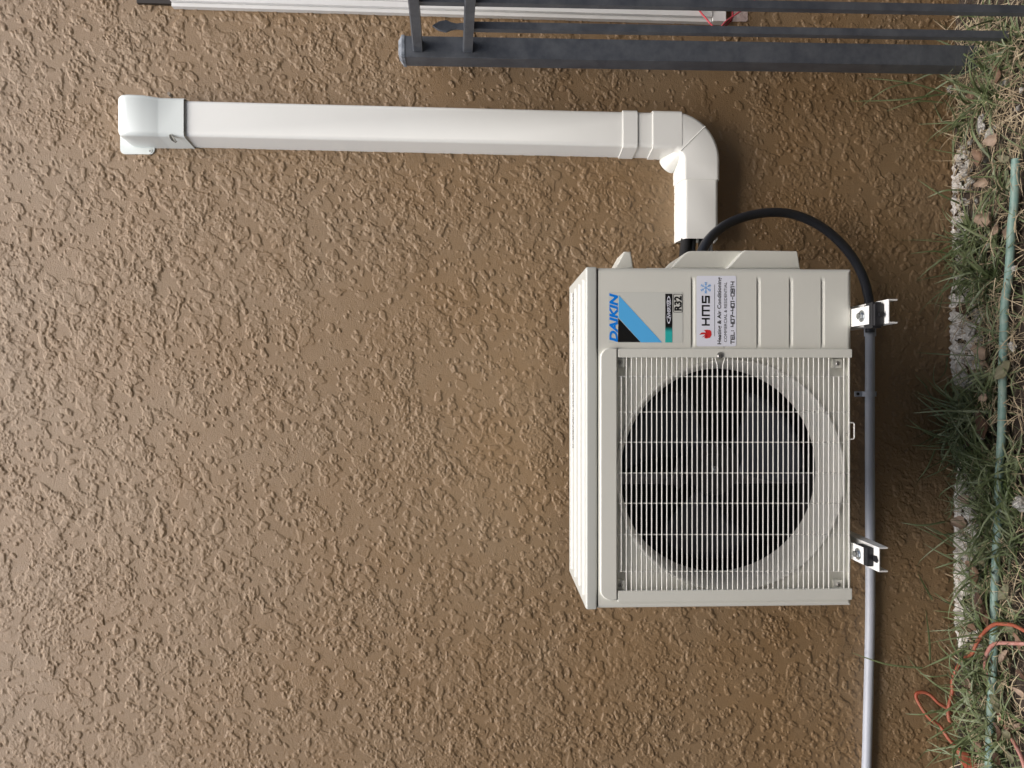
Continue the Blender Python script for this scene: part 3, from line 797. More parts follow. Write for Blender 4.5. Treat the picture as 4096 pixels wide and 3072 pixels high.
# key slot on the cap's chamfered side, notch at the other side
b = MB(); sl = [P(676, 540, -.0715), P(682, 537, -.0715), P(690, 543, -.0715), P(697, 552, -.071), P(708, 566, -.068), P(700, 571, -.067), P(687, 562, -.071), P(679, 551, -.0715)]
b.prism([v + Vector((0, -.0008, 0)) for v in sl], (0, .003, 0)); b.build('key_slot', mat('slot_shade', (.18, .18, .15), .6), cp, smooth=False)
nt_ = P(684, 382, -.060); b = MB(); b.cyl(nt_ + Vector((0, -.0125, 0)), nt_ + Vector((0, .002, 0)), .0042, n=16); b.build('notch', mat('notch_shade', (.22, .18, .14), .6), cp)

# pipes leaving the duct
pi_ = thing('insulated_pipe', 'black foam insulated pipe between the white duct end and the unit', 'pipe', tuple(P(2738, 990, -.045)))
MB().tube([P(2752, 900, -.035), P(2745, 960, -.045), P(2736, 1040, -.075), P(2740, 1080, -.10)], .0135, 16).build('foam_sleeve', M_foam, pi_)
MB().tube([P(2775, 900, -.040), P(2773, 960, -.045), P(2768, 1060, -.08)], .0068, 12).build('thin_line', M_foam, pi_)
o = MB().tube([P(2815, 900, -.035), P(2812, 960, -.04), P(2805, 1060, -.08)], .011, 12).build('cable', M_foam, loc=P(2812, 960, -.04))
tag(o, 'black cable under the insulated pipe at the white duct end', 'cable')
o = MB().tube([P(2841, 930, -.030), P(2841, 975, -.035), P(2838, 1060, -.06)], .0065, 12).build('drain_tube', mat('grey_tube', (.45, .46, .47), .5), loc=P(2841, 975, -.035))
tag(o, 'short grey tube beside the black pipes at the open end of the white duct', 'tube')

# black flexible whip
wp = [P(2790, 1050, -.20), P(2806, 1008, -.195), P(2830, 965, -.18), P(2868, 925, -.155), P(2925, 888, -.13), P(3000, 862, -.11), P(3080, 850, -.095), P(3160, 855, -.08),
      P(3240, 882, -.07), P(3310, 925, -.06), P(3370, 980, -.05), P(3420, 1045, -.042), P(3456, 1120, -.036), P(3474, 1190, -.030), P(3480, 1250, -.026), P(3480, 1330, -.024)]
sp = spline(wp, 14); L_ = len(sp)
b = MB(); b.tube(sp, .0112, 18)
wo_ = b.build('flexible_conduit', M_whip, loc=wp[6]); tag(wo_, 'black flexible conduit arching from the unit down to the grey pipe', 'conduit')
# grey rigid conduit
cpx = [P(3480, 1305, -.0135), P(3480, 1450, -.0135), P(3479.5, 1700, -.0135), P(3480, 2000, -.0135), P(3481, 2300, -.0135), P(3480, 2480, -.0135), P(3478, 2600, -.0135), P(3473, 2800, -.0135), P(3466, 3060, -.0135), P(3455, 3300, -.0135), P(3450, 3800, -.0135), P(3450, 4700, -.0135)]
CO = thing('grey_pipe', 'grey plastic conduit running level along the wall below the unit', 'pipe', tuple(P(3480, 2000, 0)))
MB().tube(spline(cpx, 5), .0115, 24).build('tube', M_pvc, CO)
MB().tube([P(3480, 1300, -.0135), P(3480, 1345, -.0135)], .0140, 24).build('coupling', M_pvc, CO)
b = MB(); cc = P(3480, 1576, -.0135); hw = .0065
pr_ = []
for i in range(13):
    a = R(180 * i / 12); pr_.append((.0145 * math.cos(a), -.0135 - .0130 * math.sin(a)))
pr_ = [(.0145, -.001)] + pr_ + [(-.0145, -.001)]
vs = []
for xx in (cc.x - hw, cc.x + hw):
    for dz, y in pr_: vs.append((xx, y, cc.z + dz))
k = len(pr_); b.add(vs, [[i, i + 1, k + i + 1, k + i] for i in range(k - 1)])
b.box((cc.x - hw, -.0035, cc.z + .0140), (cc.x + hw, -.0008, cc.z + .034), bev=.001)
st_ = b.build('strap', mat('strap_plastic', (.42, .45, .50), .4), CO); solid(st_, .0012)
MB().lathe((cc.x, -.0036, cc.z + .0265), (0, -1, 0), [(.0042, 0), (.0038, .002), (.0001, .0026)], 14).build('strap_screw', M_rubber, CO)
MB().box((cc.x - .004, -.006, cc.z - .023), (cc.x + .004, -.0008, cc.z - .015), bev=.001).build('strap_hook', M_rubber, CO)

# ------------------------------------------------------------------ fence at the wall
FX = .793
FE = thing('metal_fence', 'black metal picket fence with its end post standing by the wall', 'fence', (FX, -.10, 0))
zpt = P(1612, 200, -.12).z
b = MB(); b.box((FX - .025, -.120, -.05), (FX + .025, -.070, zpt), bev=.0022, seg=2); b.build('post', M_fence, FE)
b = MB(); b.box((FX - .0265, -.1215, zpt - .004), (FX + .0265, -.0685, zpt + .004), bev=.001)
bm = bmesh.new(); v0 = [bm.verts.new(q_) for q_ in ((FX - .025, -.120, zpt + .0038), (FX + .025, -.120, zpt + .0038), (FX + .025, -.070, zpt + .0038), (FX - .025, -.070, zpt + .0038))]
v1_ = [bm.verts.new(q_) for q_ in ((FX - .016, -.111, zpt + .012), (FX + .016, -.111, zpt + .012), (FX + .016, -.079, zpt + .012), (FX - .016, -.079, zpt + .012))]
bm.faces.new(v1_)
for i in range(4): bm.faces.new((v0[i], v0[(i + 1) % 4], v1_[(i + 1) % 4], v1_[i]))
b.bm(bm); b.build('post_cap', M_capm, FE)
for pxa, pxb in ((1671, 1655), (1871, 1880)):
    pa = P(pxa, 214, -.12); pb = P(pxb, 0, -.329)
    sl_ = (pb.z - pa.z) / (-.329 + .12)
    b = MB(); vs = []
    for y in (-.119, -.80):
        zc_ = pa.z + sl_ * (y + .12)
        for dx, dz in ((-.0130, -.011), (-.0130, .0085), (-.0105, .0115), (.0105, .0115), (.0130, .0085), (.0130, -.011)): vs.append((FX + dx, y, zc_ + dz))
    b.add(vs, [[i, (i + 1) % 6, 6 + (i + 1) % 6, 6 + i] for i in range(6)] + [[0, 1, 2, 3, 4, 5], [11, 10, 9, 8, 7, 6]])
    b.build('rail', M_fence, FE, angle=20)
def rail_z(pxa, pxb, y):
    pa = P(pxa, 214, -.12); pb = P(pxb, 0, -.329); return pa.z + (pb.z - pa.z) / (-.329 + .12) * (y + .12)
ps = .0085
for i in range(6):
    y = -.216 - .108 * i
    if y < -.79: break
    b = MB()
    top = rail_z(1871, 1880, y) - .0 if i % 2 == 0 else rail_z(1671, 1655, y) - .006
    if i % 2 == 0: top = P(1858, 100, y).z
    b.box((FX - ps, y - ps, -.03), (FX + ps, y + ps, top), bev=.0018, seg=2)
    if i % 2 == 0:                            # pressed spear point
        zt_ = top - .002; tip = P(1728, 100, y).z
        h_ = tip - zt_
        pts = [(FX - .0085, zt_), (FX - .0060, zt_ + h_ * .25), (FX - .0085, zt_ + h_ * .42), (FX - .0135, zt_ + h_ * .58), (FX - .010, zt_ + h_ * .80), (FX, tip),
               (FX + .010, zt_ + h_ * .80), (FX + .0135, zt_ + h_ * .58), (FX + .0085, zt_ + h_ * .42), (FX + .0060, zt_ + h_ * .25), (FX + .0085, zt_)]
        b.prism([(q_[0], y - .003, q_[1]) for q_ in pts], (0, .006, 0), bev=.0012, seg=1)
    b.build('picket', M_fence, FE)

# ------------------------------------------------------------------ window trim and bits on the wall at the right
T0 = P(679, 20, -.024); T1 = P(2851, 82, -.024)
TR = thing('window_trim', 'white moulded window casing on the wall behind the fence', 'window trim', ((T0.x + T1.x) / 2, 0, (T0.z + T1.z) / 2))
def strip(b, d0, d1, yf, za=None, zb_=None, M=None):
    def ex(z): return P(1500, 42, -.024).x + (P(2850, 82, -.024).x - P(1500, 42, -.024).x) * (z - P(1500, 42, -.024).z) / (P(2850, 82, -.024).z - P(1500, 42, -.024).z)
    za = T1.z if za is None else za; zb_ = T0.z if zb_ is None else zb_
    pts = [(ex(za) + d0, yf, za), (ex(za) + d1, yf, za), (ex(zb_) + d1, yf, zb_), (ex(zb_) + d0, yf, zb_)]
    b.prism(pts, (0, -yf - .0005, 0), bev=.0015, seg=2)
b = MB(); strip(b, 0, .010, -.016); strip(b, .0102, .025, -.024); strip(b, .0252, .09, -.027)
b.build('casing', M_trim, TR)
b = MB(); strip(b, 0.0, .09, -.022, P(2904, 80, -.02).z, T1.z - .0008); b.build('sill_block', M_trim, TR)
b = MB(); strip(b, .008, .09, -.012, T0.z + .0008, P(545, 0, -.012).z); b.build('head_gap', mat('dark_bronze', (.02, .014, .01), .6), TR)
b = MB(); q0 = P(2926, 86, -.003); q1 = P(2992, 0, -.003)
b.prism([(q0.x, -.004, q0.z - .0), (q0.x + .0, -.004, q1.z + .004), (q0.x + .004, -.004, q1.z), (q0.x + .12, -.004, q1.z), (q0.x + .12, -.004, q0.z)], (0, .0035, 0), bev=.0015, seg=1)
o = b.build('mortar_patch', mat('pinkish_mortar', (.52, .40, .36), .75, col2=(.62, .52, .48), vscale=60, bump=.003, bscale=90), loc=q0)
tag(o, 'pinkish white unpainted mortar patch below the window casing', 'mortar patch')
wire1 = [P(2700, -60, -.02), P(2775, 10, -.03), P(2800, 45, -.035), P(2822, 72, -.04), P(2842, 95, -.045), P(2862, 112, -.045), P(2880, 110, -.045), P(2905, 84, -.04), P(2940, 60, -.035), P(2975, 36, -.03), P(3020, 0, -.025)]
o = MB().tube(spline(wire1, 6), .0021, 8).build('wire', M_red, loc=P(2860, 110, -.04)); tag(o, 'long red wire hanging in a loop behind the fence picket', 'wire')
wire2 = [P(2930, -20, -.028), P(2931, 30, -.03), P(2930, 62, -.031), P(2924, 82, -.033), P(2908, 98, -.036), P(2890, 116, -.038)]
o = MB().tube(spline(wire2, 6), .0023, 8).build('wire', mat('dark_red_wire', (.25, .02, .03), .4), loc=P(2924, 82, -.03)); tag(o, 'short dark red wire crossing in front of the mortar patch', 'wire')

# ------------------------------------------------------------------ ground strip: hose, cords, rubble, leaves, grass
M_hose = mat('green_hose', (0.15, 0.27, 0.24), 0.5, col2=(0.26, 0.35, 0.30), vscale=45, bump=.0008, bscale=60)
hp = [(4062, 636), (4057, 806), (4046, 900), (4042, 987), (4032, 1130), (4020, 1200), (4015, 1334), (4011, 1450), (4010, 1560), (4006, 1731), (3997, 1898), (3990, 2100), (3986, 2181), (3979, 2362), (3975, 2543), (3970, 2712), (3962, 2862), (3955, 3072), (3944, 3250)]
sp = spline([G(a, b_, .022) for a, b_ in hp], 6)
o = MB().tube(sp, .0088, 16).build('garden_hose', M_hose, loc=sp[50]); tag(o, 'green garden hose lying in the grass along the wall', 'hose')
M_or = mat('orange_cord', (0.30, 0.058, 0.026), 0.5, col2=(0.38, 0.13, 0.08), vscale=25)
M_pk = mat('faded_orange_cord', (0.38, 0.13, 0.10), 0.55, col2=(0.50, 0.28, 0.24), vscale=60)
ex = thing('extension_cord', 'bright orange extension cord with a plug end looping against the wall', 'cord', tuple(G(3820, 2700, .03)))
ca = [G(4140, 2545, .03), G(4096, 2522, .034), G(4052, 2501, .038), G(4010, 2496, .042), G(3977, 2498, .044), G(3940, 2525, .04), G(3902, 2581, .035), G(3891, 2611, .035), P(3850, 2641, -.06), P(3824, 2682, -.05), P(3809, 2727, -.045), P(3809, 2769, -.045),
      P(3797, 2817, -.05), P(3792, 2850, -.05), P(3798, 2882, -.05), P(3808, 2880, -.045), P(3804, 2858, -.038), P(3786, 2832, -.034), P(3752, 2810, -.028), P(3726, 2784, -.022), P(3700, 2770, -.018), P(3672, 2771, -.015), P(3664, 2787, -.015), P(3685, 2829, -.02), P(3719, 2874, -.03),
      P(3760, 2905, -.04), P(3790, 2949, -.055), P(3820, 2984, -.065)]
MB().tube(spline(ca, 6), .0043, 12).build('cable', M_or, ex)
b = MB(); a_ = P(3818, 2982, -.065); c_ = P(3832, 2994, -.068)
for i in range(5):
    t_ = i / 4; b.lathe(a_.lerp(c_, t_), (c_ - a_), [(.0040, 0), (.0056, .0008), (.0056, .0020), (.0040, .0028)], 14)
b.build('strain_relief', M_or, ex)
b = MB(); e0 = c_; e1_ = P(3903, 3080, -.075); ax = (e1_ - e0).normalized(); sd_ = ax.cross(Vector((0, -1, 0))).normalized(); nr = sd_.cross(ax)
vs = []
for t_, hw_, hh_ in ((0, .0055, .005), (.15, .009, .007), (.5, .0145, .010), (.8, .018, .012), (1.0, .019, .012), (1.35, .019, .012)):
    p_ = e0 + (e1_ - e0) * t_
    for dx, dz in ((-1, -.6), (-1, .6), (-.5, 1), (.5, 1), (1, .6), (1, -.6), (.5, -1), (-.5, -1)): vs.append(p_ + sd_ * (hw_ * dx) + nr * (hh_ * dz))
b.add(vs, [[i * 8 + j, i * 8 + (j + 1) % 8, (i + 1) * 8 + (j + 1) % 8, (i + 1) * 8 + j] for i in range(5) for j in range(8)] + [list(range(8)), [40 + j for j in range(8)][::-1]])
b.build('connector', M_or, ex, angle=30)
cb = [G(4150, 2577, .03), G(4096, 2575, .034), G(4040, 2573, .037), G(3990, 2573, .038), G(3962, 2588, .036), G(3944, 2625, .03), G(3940, 2665, .024), G(3952, 2712, .012), G(3968, 2760, .008), G(3984, 2830, .012), G(4008, 2885, .018), G(4048, 2955, .022), G(4086, 3030, .024), G(4105, 3100, .024)]
o = MB().tube(spline(cb, 6), .0043, 12).build('faded_cord', M_pk, loc=G(3990, 2573, .03)); tag(o, 'faded pinkish orange cord crossing over and under the green hose', 'cord')

# ragged white footing at the foot of the wall
M_plas = mat('crumbled_plaster', (0.80, 0.78, 0.74), 0.85, col2=(0.34, 0.31, 0.27), vscale=70, bump=.006, bscale=120)
M_chunk = mat('white_plaster', (0.72, 0.71, 0.67), 0.85, col2=(.34, .31, .27), vscale=75, bump=.010, bscale=260)
rr = random.Random(11)
from mathutils import noise as NZ
def ledge(py0, py1, px0, px1, label):
    n_ = 130; m_ = 12; b = MB(); vs = []
    for i in range(n_ + 1):
        py = py0 + (py1 - py0) * i / n_; j0_ = 5 * NZ.noise(Vector((py * .05, 1, 2))) + rr.uniform(-1, 1); j1_ = 40 * NZ.noise(Vector((py * .03, 5, 2))) + rr.uniform(-5, 5)
        for j in range(m_ + 1):
            u = j / m_; px = (px0 + j0_) * (1 - u) + (px1 + j1_) * u
            hgt = .012 * min(1, 6 * min(i / n_, 1 - i / n_)) * (1 - u ** 4) * (1 + .8 * NZ.noise(Vector((py * .06, u * 5, 9))) + .25 * NZ.noise(Vector((py * .2, u * 11, 3)))) - .006 * (u == 1)
            q_ = G(px, py, 0); vs.append((q_.x, min(q_.y, -.002), max(hgt, -.008) + .002))
    b.add(vs, [[i * (m_ + 1) + j, i * (m_ + 1) + j + 1, (i + 1) * (m_ + 1) + j + 1, (i + 1) * (m_ + 1) + j] for i in range(n_) for j in range(m_)
               if NZ.noise(Vector((i * .11 + py0, j * .35, 4))) + .3 * NZ.noise(Vector((i * .5, j * .9, py0))) > (-.12 if py0 < 1000 else -.27) - .12 * (j < 4)])
    o = b.build('plaster_ledge', M_plas, loc=G(px0, (py0 + py1) / 2, 0), angle=50); tag(o, label, 'plaster ledge')
ledge(1100, 1540, 3822, 3925, 'crumbling white plaster ledge at the wall foot below the black conduit')
ledge(1840, 2600, 3838, 3930, 'longest white mottled plaster ledge at the wall foot, next to the orange cord')
def zone(py):
    for lim, nm in ((260, 'behind the fence pickets'), (420, 'by the fence post foot'), (700, 'level with the free hose end'), (1050, 'below the black conduit arch'), (1400, 'below the near bracket'), (1700, 'below the grey pipe clip'), (2050, 'below the fan centre'),
                    (2430, 'below the far bracket'), (2640, 'where the two orange cords cross the hose'), (2860, 'beside the orange cord loop')):
        if py < lim: return nm
    return 'beside the orange plug end'
def chunk(px, py, r, label, sq=.5, z=.02, M=M_chunk):
    bm = bmesh.new(); bmesh.ops.create_icosphere(bm, subdivisions=3, radius=1); sd_ = rr.random() * 50
    from mathutils import noise as N
    c_ = G(px, py, z)
    rot = Matrix.Rotation(rr.uniform(0, 6), 3, 'Z') @ Matrix.Rotation(rr.uniform(-.5, .5), 3, 'X')
    for v in bm.verts:
        d = v.co.copy(); k_ = .75 + .55 * N.noise(d * 1.3 + Vector((sd_, 0, 0))) + .15 * N.noise(d * 4 + Vector((0, sd_, 0)))
        v.co = rot @ Vector((d.x * k_ * r * 1.1, d.y * k_ * r * .8, d.z * k_ * r * sq)) + c_
    o = MB().bm(bm).build('plaster_chunk', M, loc=c_, angle=30)
    if label == 'x': label = 'tiny white plaster crumb %s, %s' % ('touching the wall foot' if px < 3880 else 'out among the straw', zone(py))
    tag(o, label, 'rubble', 'white plaster lumps on the ground by the wall')
chunk(3925, 505, .027, 'big flat white plaster lump between the fence post and the hose end', .45)
chunk(3955, 545, .020, 'white plaster lump touching a curled brown leaf near the hose end', .4)
chunk(3858, 1520, .026, 'large white plaster lump by the wall, level with the grey pipe clip', .5)
chunk(3880, 1320, .020, 'pale plaster lump on the near ledge just below the bracket end', .5)
chunk(3905, 2130, .018, 'pale plaster lump on the long ledge below the far bracket', .5)
chunk(4048, 1385, .012, 'white plaster flake just outside the hose, nearest the grille', .5)
chunk(4088, 2015, .024, 'rounded pitted white lump half hidden in thick grass outside the hose', .9)
chunk(4060, 1075, .009, 'small tooth-like white lump just outside the hose under the conduit arch', .7)
for px, py, r in ((3797, 360, .013), (4018, 325, .014), (4085, 360, .009), (4070, 435, .008), (3860, 620, .013), (3872, 655, .010), (3862, 690, .009), (3880, 720, .012), (3868, 740, .010), (3858, 1015, .010),
                  (3954, 980, .007), (3850, 590, .008), (3905, 640, .010), (3985, 900, .007), (3845, 1330, .010), (3842, 1390, .012), (3850, 1440, .009), (3905, 1660, .012), (3930, 1740, .014), (3870, 1905, .012), (3865, 1960, .011), (3895, 2020, .013)):
    chunk(px, py, r, 'small %s white plaster lump %s, %s' % ('crumbly' if r < .0115 else 'chunky', 'against the wall' if px < 3865 else 'a hand from the wall' if px < 3950 else 'close to the hose line', zone(py)), rr.uniform(.5, .9), .014)
q_ = P(3888, 97, -.03)
b = MB(); b.box((q_.x - .020, -.034, -.005), (q_.x + .020, -.012, P(3857, 97, -.03).z), bev=.002)
o = b.build('white_block', mat('white_block_paint', (.78, .78, .77), .5, var=.06, vscale=30), loc=(q_.x, -.023, 0)); tag(o, 'clean white square block standing in dry grass behind the fence pickets', 'block')

ledge(600, 1060, 3830, 3866, 'narrow broken white plaster ledge at the wall foot near the hose end')
for k_ in range(26):
    py = rr.choice([rr.uniform(440, 1080), rr.uniform(440, 1080), rr.uniform(1080, 2650)])
    chunk(rr.gauss(3885, 35) if py > 1080 else rr.gauss(3900, 45), py, rr.uniform(.0035, .0085), 'x', rr.uniform(.5, .9), .014)
# dead leaves
M_leafs = [mat('dead_leaf', (.22, .135, .085), .65, var=.35, vscale=60), mat('pale_dead_leaf', (.34, .25, .18), .65, var=.3, vscale=60), mat('dark_dead_leaf', (.10, .055, .035), .6, var=.3, vscale=60), mat('olive_leaf', (.20, .19, .115), .6, var=.3, vscale=50)]
def leaf_mesh(seed, M):
    q = random.Random(seed); L0 = q.uniform(.019, .027); W0 = L0 * q.uniform(.40, .58); cu = q.uniform(1, 5); cup = q.uniform(.3, 1.0)
    n_, m_ = 10, 6; vs = []
    for i in range(n_ + 1):
        t_ = i / n_; hw_ = W0 * (math.sin(math.pi * min(1, t_ * .93 + .03)) ** .75) * (1 + .08 * math.sin(t_ * 17 + seed))
        a = cu * (t_ - .5) * L0
        for j in range(m_ + 1):
            u = (j / m_ - .5) * 2
            vs.append(((t_ - .5) * L0 * 1.9, u * hw_, cup * hw_ * u * u * .9 + .5 * a * (t_ - .5) * 1.2 + .0012 * math.sin(9 * t_ + 5 * u)))
    me = bpy.data.meshes.new('dead_leaf')
    me.from_pydata(vs, [], [[i * (m_ + 1) + j, i * (m_ + 1) + j + 1, (i + 1) * (m_ + 1) + j + 1, (i + 1) * (m_ + 1) + j] for i in range(n_) for j in range(m_)])
    me.polygons.foreach_set('use_smooth', [True] * len(me.polygons)); me.materials.append(M); return me
LM = [leaf_mesh(s_, M_leafs[s_ % 4]) for s_ in range(12)]
def leaf(px, py, z, rz, sc_, k_, label=None, tilt=(0, 0)):
    o = bpy.data.objects.new('dead_leaf', LM[k_ % 12]); C.objects.link(o); o.location = G(px, py, z)
    o.rotation_euler = (tilt[0], tilt[1], rz); o.scale = (sc_,) * 3
    tag(o, label or ('%s dead leaf %s, %s the hose' % (('brown', 'pale', 'dark', 'olive')[k_ % 4], zone(py), 'beyond' if px > 4015 else 'inside')), 'leaf', 'dead leaves on the ground')
leaf(3985, 560, .035, 1.4, 1.25, 1, 'tan curled dead leaf lying against the big white lump near the hose end')
leaf(3920, 630, .035, .4, 1.0, 0); leaf(3960, 880, .03, 1.2, 1.25, 5, 'wide pale brown dead leaf just inside the hose under the conduit arch')
leaf(3995, 300, .03, .2, 1.2, 4); leaf(4030, 1480, .035, 2.3, 1.5, 3, 'big olive dead leaf covering the hose below the grille')
leaf(3945, 1410, .03, 1.0, 1.2, 5); leaf(3945, 1590, .04, 1.8, .8, 1, 'small pinkish curled leaf standing in green grass above the hose')
leaf(3935, 1700, .03, .3, 1.3, 2, 'dark reddish dead leaf in the gap between ledge and hose'); leaf(3875, 2000, .04, 1.4, 1.1, 1)
leaf(3865, 2090, .045, 1.7, 1.25, 5, 'long grey-brown curled leaf pressed to the wall foot beyond the far bracket'); leaf(3905, 2290, .035, .6, 1.2, 0); leaf(3940, 2240, .03, 2.1, 1.0, 3)
leaf(3925, 2420, .035, .2, 1.15, 2, 'dark brown dead leaf on the ledge beside the hose'); leaf(3945, 2460, .03, 1.0, 1.2, 0); leaf(4030, 2370, .03, 2.5, 1.25, 3, 'flat olive dead leaf on straw outside the hose')
leaf(3855, 1240, .03, .9, 1.1, 2, 'dark upright curled leaf by the crumbling ledge under the near bracket', (1, .3))
for k_ in range(36):
    px = rr.choice([rr.uniform(3850, 3950), rr.uniform(3850, 4090), rr.uniform(3990, 4096)]); py = rr.choice([rr.uniform(0, 3072), rr.uniform(2550, 3072), rr.uniform(2500, 3072)])
    leaf(px, py, rr.uniform(.012, .035), rr.uniform(0, 6.28), rr.uniform(.6, 1.05), rr.randrange(12), None, (rr.uniform(-.6, .6), rr.uniform(-.35, .35)))

# grass blades and straw
def blade(b, p, d, L0, W0, droop, n_=6, rollv=None, kink=0):
    """ribbon from p, leaving in direction d, sagging with gravity"""
    p = Vector(p); d = Vector(d).normalized(); q_ = p.copy(); base = len(b.v)
    side = d.cross(Vector((0, 0, 1)) if abs(d.z) < .9 else Vector((1, 0, 0))).normalized()
    if rollv: side = (side * math.cos(rollv) + d.cross(side) * math.sin(rollv)).normalized()
    vs = []; stp = L0 / n_
    for i in range(n_ + 1):
        t_ = i / n_; hw_ = W0 * .5 * (1 - t_ ** 2.2) * (.7 + .3 * min(1, t_ * 4)) + .00012
        up = side.cross(d).normalized()
        vs += [q_ - side * hw_, q_ + up * hw_ * .25, q_ + side * hw_]
        d = (d + Vector((kink * math.sin(i * 2.1), kink * math.cos(i * 1.7), -droop)) / n_).normalized()
        nx_ = q_ + d * stp
        if nx_.y > -.004: nx_.y = -.004 - (nx_.y + .004) * .1; d.y = min(d.y, 0) ; d.normalize()
        if nx_.z < .006: nx_.z = .006; d.z = max(d.z, 0.0); 
        if d.length < 1e-4: d = Vector((1, 0, 0))
        side = (side - d * side.dot(d)); side = side.normalized() if side.length > 1e-4 else d.orthogonal().normalized()
        q_ = nx_
    b.add(vs, [[i * 3 + j, i * 3 + j + 1, i * 3 + 4 + j, i * 3 + 3 + j] for i in range(n_) for j in range(2)])
M_g = mat('grass_green', (.075, .108, .036), .42, col2=(.185, .215, .110), vscale=16)
M_s = mat('straw', (.52, .43, .28), .55, col2=(.27, .20, .125), vscale=18)
# (py centre, spread, green count, px base centre, px spread)
GK = 2.3
dens = [(130, 110, 24, 4010, 60), (260, 90, 40, 3970, 80), (400, 90, 44, 3950, 90), (800, 100, 20, 3990, 60), (1020, 70, 62, 3930, 50), (1110, 60, 60, 3960, 60), (1230, 80, 20, 3960, 60), (1450, 80, 14, 3990, 50), (1600, 70, 60, 3960, 60), (1720, 70, 75, 3900, 60), (1850, 80, 70, 3970, 70),
        (1950, 70, 70, 4000, 60), (2080, 70, 60, 4000, 60), (2200, 70, 45, 3960, 80), (2300, 70, 40, 3960, 80), (2440, 50, 22, 3890, 40), (2560, 80, 45, 3970, 90), (2700, 90, 45, 3960, 90), (2860, 90, 50, 3990, 80), (3000, 80, 50, 3960, 90)]
bg_ = MB(); q = random.Random(21)
for pc_, ps_, nn_, pb, pbs in dens:
    tufts = [(q.gauss(pc_, ps_ * .7), q.gauss(pb, pbs * .6)) for _ in range(max(3, nn_ // 7))]
    for _ in range(int(nn_ * GK)):
        ty, tx = q.choice(tufts)
        p = G(max(3842, tx), ty, .008) + Vector((q.gauss(0, .008), q.gauss(0, .008), 0)); p.y = min(p.y, -.012)
        az = q.uniform(0, 2 * math.pi); el_ = q.uniform(.1, 1.25)
        d = Vector((math.cos(az) * math.cos(el_), math.sin(az) * math.cos(el_) * .8 + .12, math.sin(el_)))
        blade(bg_, p, d, q.uniform(.05, .155), q.uniform(.0026, .0062), q.uniform(.4, 2.0), 7, q.uniform(-1, 1), q.uniform(0, .25))
for _ in range(420):                          # lawn further out from the wall
    p = Vector((q.uniform(-1.1, 1.1), q.uniform(-.55, -.19), .005)); az = q.uniform(0, 6.28); el_ = q.uniform(.2, 1.3)
    blade(bg_, p, (math.cos(az) * math.cos(el_), math.sin(az) * math.cos(el_), math.sin(el_)), q.uniform(.05, .10), q.uniform(.002, .005), q.uniform(.5, 2.5), 6, q.uniform(-1, 1), .2)
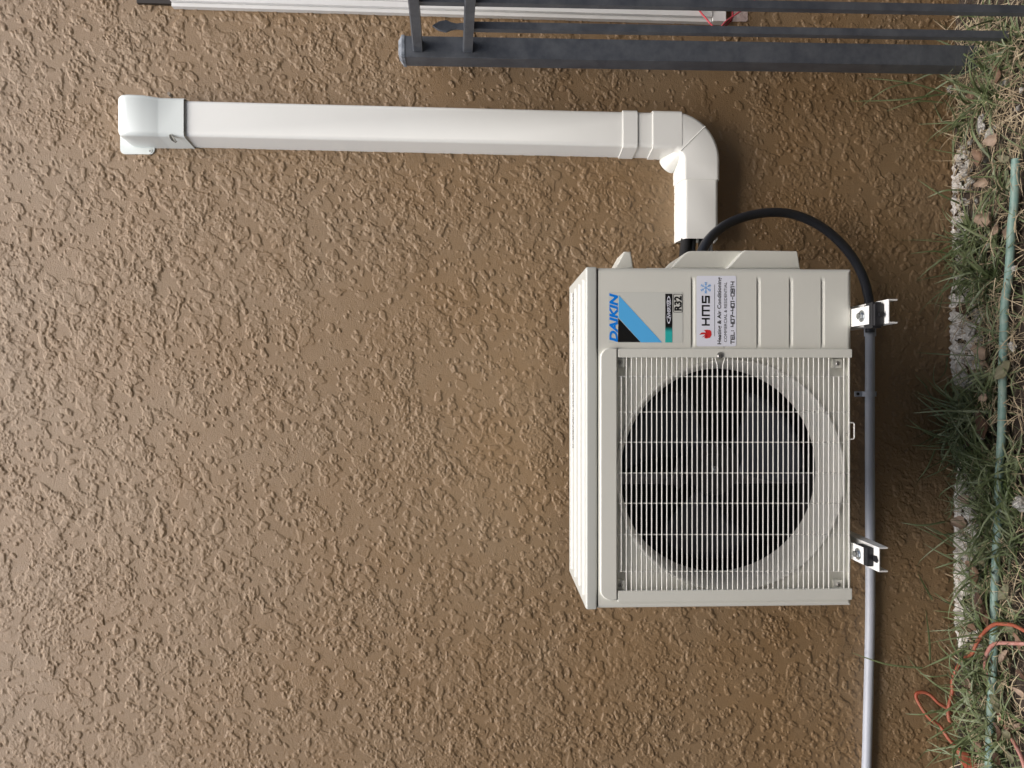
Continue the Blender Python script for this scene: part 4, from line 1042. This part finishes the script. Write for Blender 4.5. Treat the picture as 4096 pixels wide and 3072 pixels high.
# long single blades seen against the wall: (base px,py) -> tip, width
for _ in range(70):
    py_ = q.choice([q.gauss(1070, 90), q.gauss(1700, 130), q.gauss(2150, 150), q.gauss(2750, 160), q.gauss(380, 90)])
    p = G(max(3845, q.gauss(3880, 25)), py_, .015); p.y = min(p.y, -.02); az = q.uniform(0, 6.28); el_ = q.uniform(.4, 1.2)
    blade(bg_, p, (math.cos(az) * math.cos(el_), math.sin(az) * math.cos(el_) * .5 + .15, math.sin(el_)), q.uniform(.08, .17), q.uniform(.0028, .0055), q.uniform(.3, 1.5), 8, q.uniform(-1, 1), q.uniform(0, .2))
for bx_, by_, tx, ty, wd in ((3860, 400, 3460, 312, .004), (3800, 372, 3400, 405, .004), (3640, 330, 3440, 430, .003), (3770, 410, 3545, 445, .0035), (3840, 815, 3670, 718, .0045), (3850, 760, 3710, 790, .004), (3845, 570, 3760, 380, .004),
                             (3830, 1030, 3640, 1015, .004), (3870, 1080, 3735, 1040, .003), (3860, 980, 3720, 930, .003), (3865, 1200, 3770, 1050, .003), (3770, 1180, 3735, 1290, .002), (3790, 1430, 3750, 1520, .003), (3710, 1550, 3660, 1500, .003),
                             (3960, 1650, 3650, 1652, .0055), (3800, 1770, 3620, 1700, .004), (3800, 1760, 3635, 1678, .0045), (3800, 1780, 3640, 1780, .003), (3740, 1800, 3672, 1920, .004), (3830, 1830, 3690, 1915, .003), (3930, 1740, 3870, 1700, .006),
                             (3780, 2087, 3602, 2090, .0045), (3835, 2130, 3690, 2100, .004), (3820, 2190, 3650, 2098, .003), (3850, 2200, 3710, 2105, .004), (3850, 2240, 3735, 2275, .0045), (3810, 2000, 3785, 2080, .004), (3730, 2400, 3670, 2290, .004),
                             (3815, 2420, 3735, 2370, .0045), (3720, 2640, 3703, 2440, .0052), (3870, 2590, 3692, 2672, .0065), (3690, 2672, 3405, 2610, .0042), (3825, 2890, 3708, 2962, .005), (3770, 2840, 3620, 2855, .004), (3790, 2700, 3675, 2692, .003),
                             (3880, 3060, 3710, 2965, .0035), (3800, 2980, 3700, 3072, .003), (3960, 300, 3660, 130, .006), (3900, 240, 3700, 200, .003)):
    bot = P(bx_, by_, -.05) if bx_ < 3850 else G(bx_, by_, .02); tip = P(tx, ty, -.022)
    mid = (bot + tip) / 2 + Vector((q.uniform(-.012, .012), -.012, q.uniform(0, .012)))
    sp = spline([bot, mid, tip], 5); sd_ = (tip - bot).cross(Vector((0, 1, 0))).normalized(); vs = []
    for i, p in enumerate(sp):
        t_ = i / (len(sp) - 1); hw_ = wd * .5 * (1 - t_ ** 3) + .0002; vs += [p - sd_ * hw_, p + Vector((0, -hw_ * .4, 0)), p + sd_ * hw_]
    bg_.add(vs, [[i * 3 + j, i * 3 + j + 1, i * 3 + 4 + j, i * 3 + 3 + j] for i in range(len(sp) - 1) for j in range(2)])
tag(bg_.build('grass', M_g, angle=80), 'green grass blades growing along the foot of the wall', 'grass', kind='stuff')
bs_ = MB()
sd_list = [(130, 120, 260), (300, 100, 260), (480, 110, 200), (650, 100, 120), (850, 120, 120), (1200, 150, 200), (1400, 130, 160), (1600, 120, 110), (1850, 140, 100), (2150, 140, 120), (2330, 120, 150), (2600, 150, 130), (2900, 140, 200)]
for pc_, ps_, nn_ in sd_list:
    for _ in range(int(nn_ * 1.3)):
        p = G(max(3835, q.gauss(3965, 75)), q.gauss(pc_, ps_ * .7), q.uniform(.004, .03)); p.y = min(p.y, -.012)
        az = q.uniform(0, 6.28); el_ = q.gauss(.12, .35)
        d = Vector((math.cos(az) * math.cos(el_), math.sin(az) * math.cos(el_), math.sin(el_)))
        blade(bs_, p, d, q.uniform(.025, .085), q.uniform(.0010, .0024), q.uniform(.1, 1.2), 5, q.uniform(-1, 1), q.uniform(0, .9))
for _ in range(110):                          # long dry stems leaning on the wall
    py_ = q.choice([q.uniform(60, 700), q.uniform(700, 3072), q.gauss(420, 110)])
    p = G(max(3842, q.gauss(3875, 25)), py_, .015); p.y = min(p.y, -.015); az = q.uniform(0, 6.28); el_ = q.uniform(.2, 1.1)
    blade(bs_, p, (math.cos(az) * math.cos(el_), math.sin(az) * math.cos(el_) * .5 + .15, math.sin(el_)), q.uniform(.05, .12), q.uniform(.0012, .0024), q.uniform(.3, 1.6), 7, q.uniform(-1, 1), q.uniform(.1, .6))
for _ in range(500):
    p = Vector((q.uniform(-1.1, 1.1), q.uniform(-.55, -.17), q.uniform(.004, .02))); az = q.uniform(0, 6.28)
    blade(bs_, p, (math.cos(az), math.sin(az), q.uniform(-.1, .3)), q.uniform(.03, .08), q.uniform(.001, .0025), .5, 5, q.uniform(-1, 1), .5)
tag(bs_.build('straw_litter', M_s, angle=80), 'dry straw coloured grass litter over the soil by the wall', 'dry grass', kind='stuff')
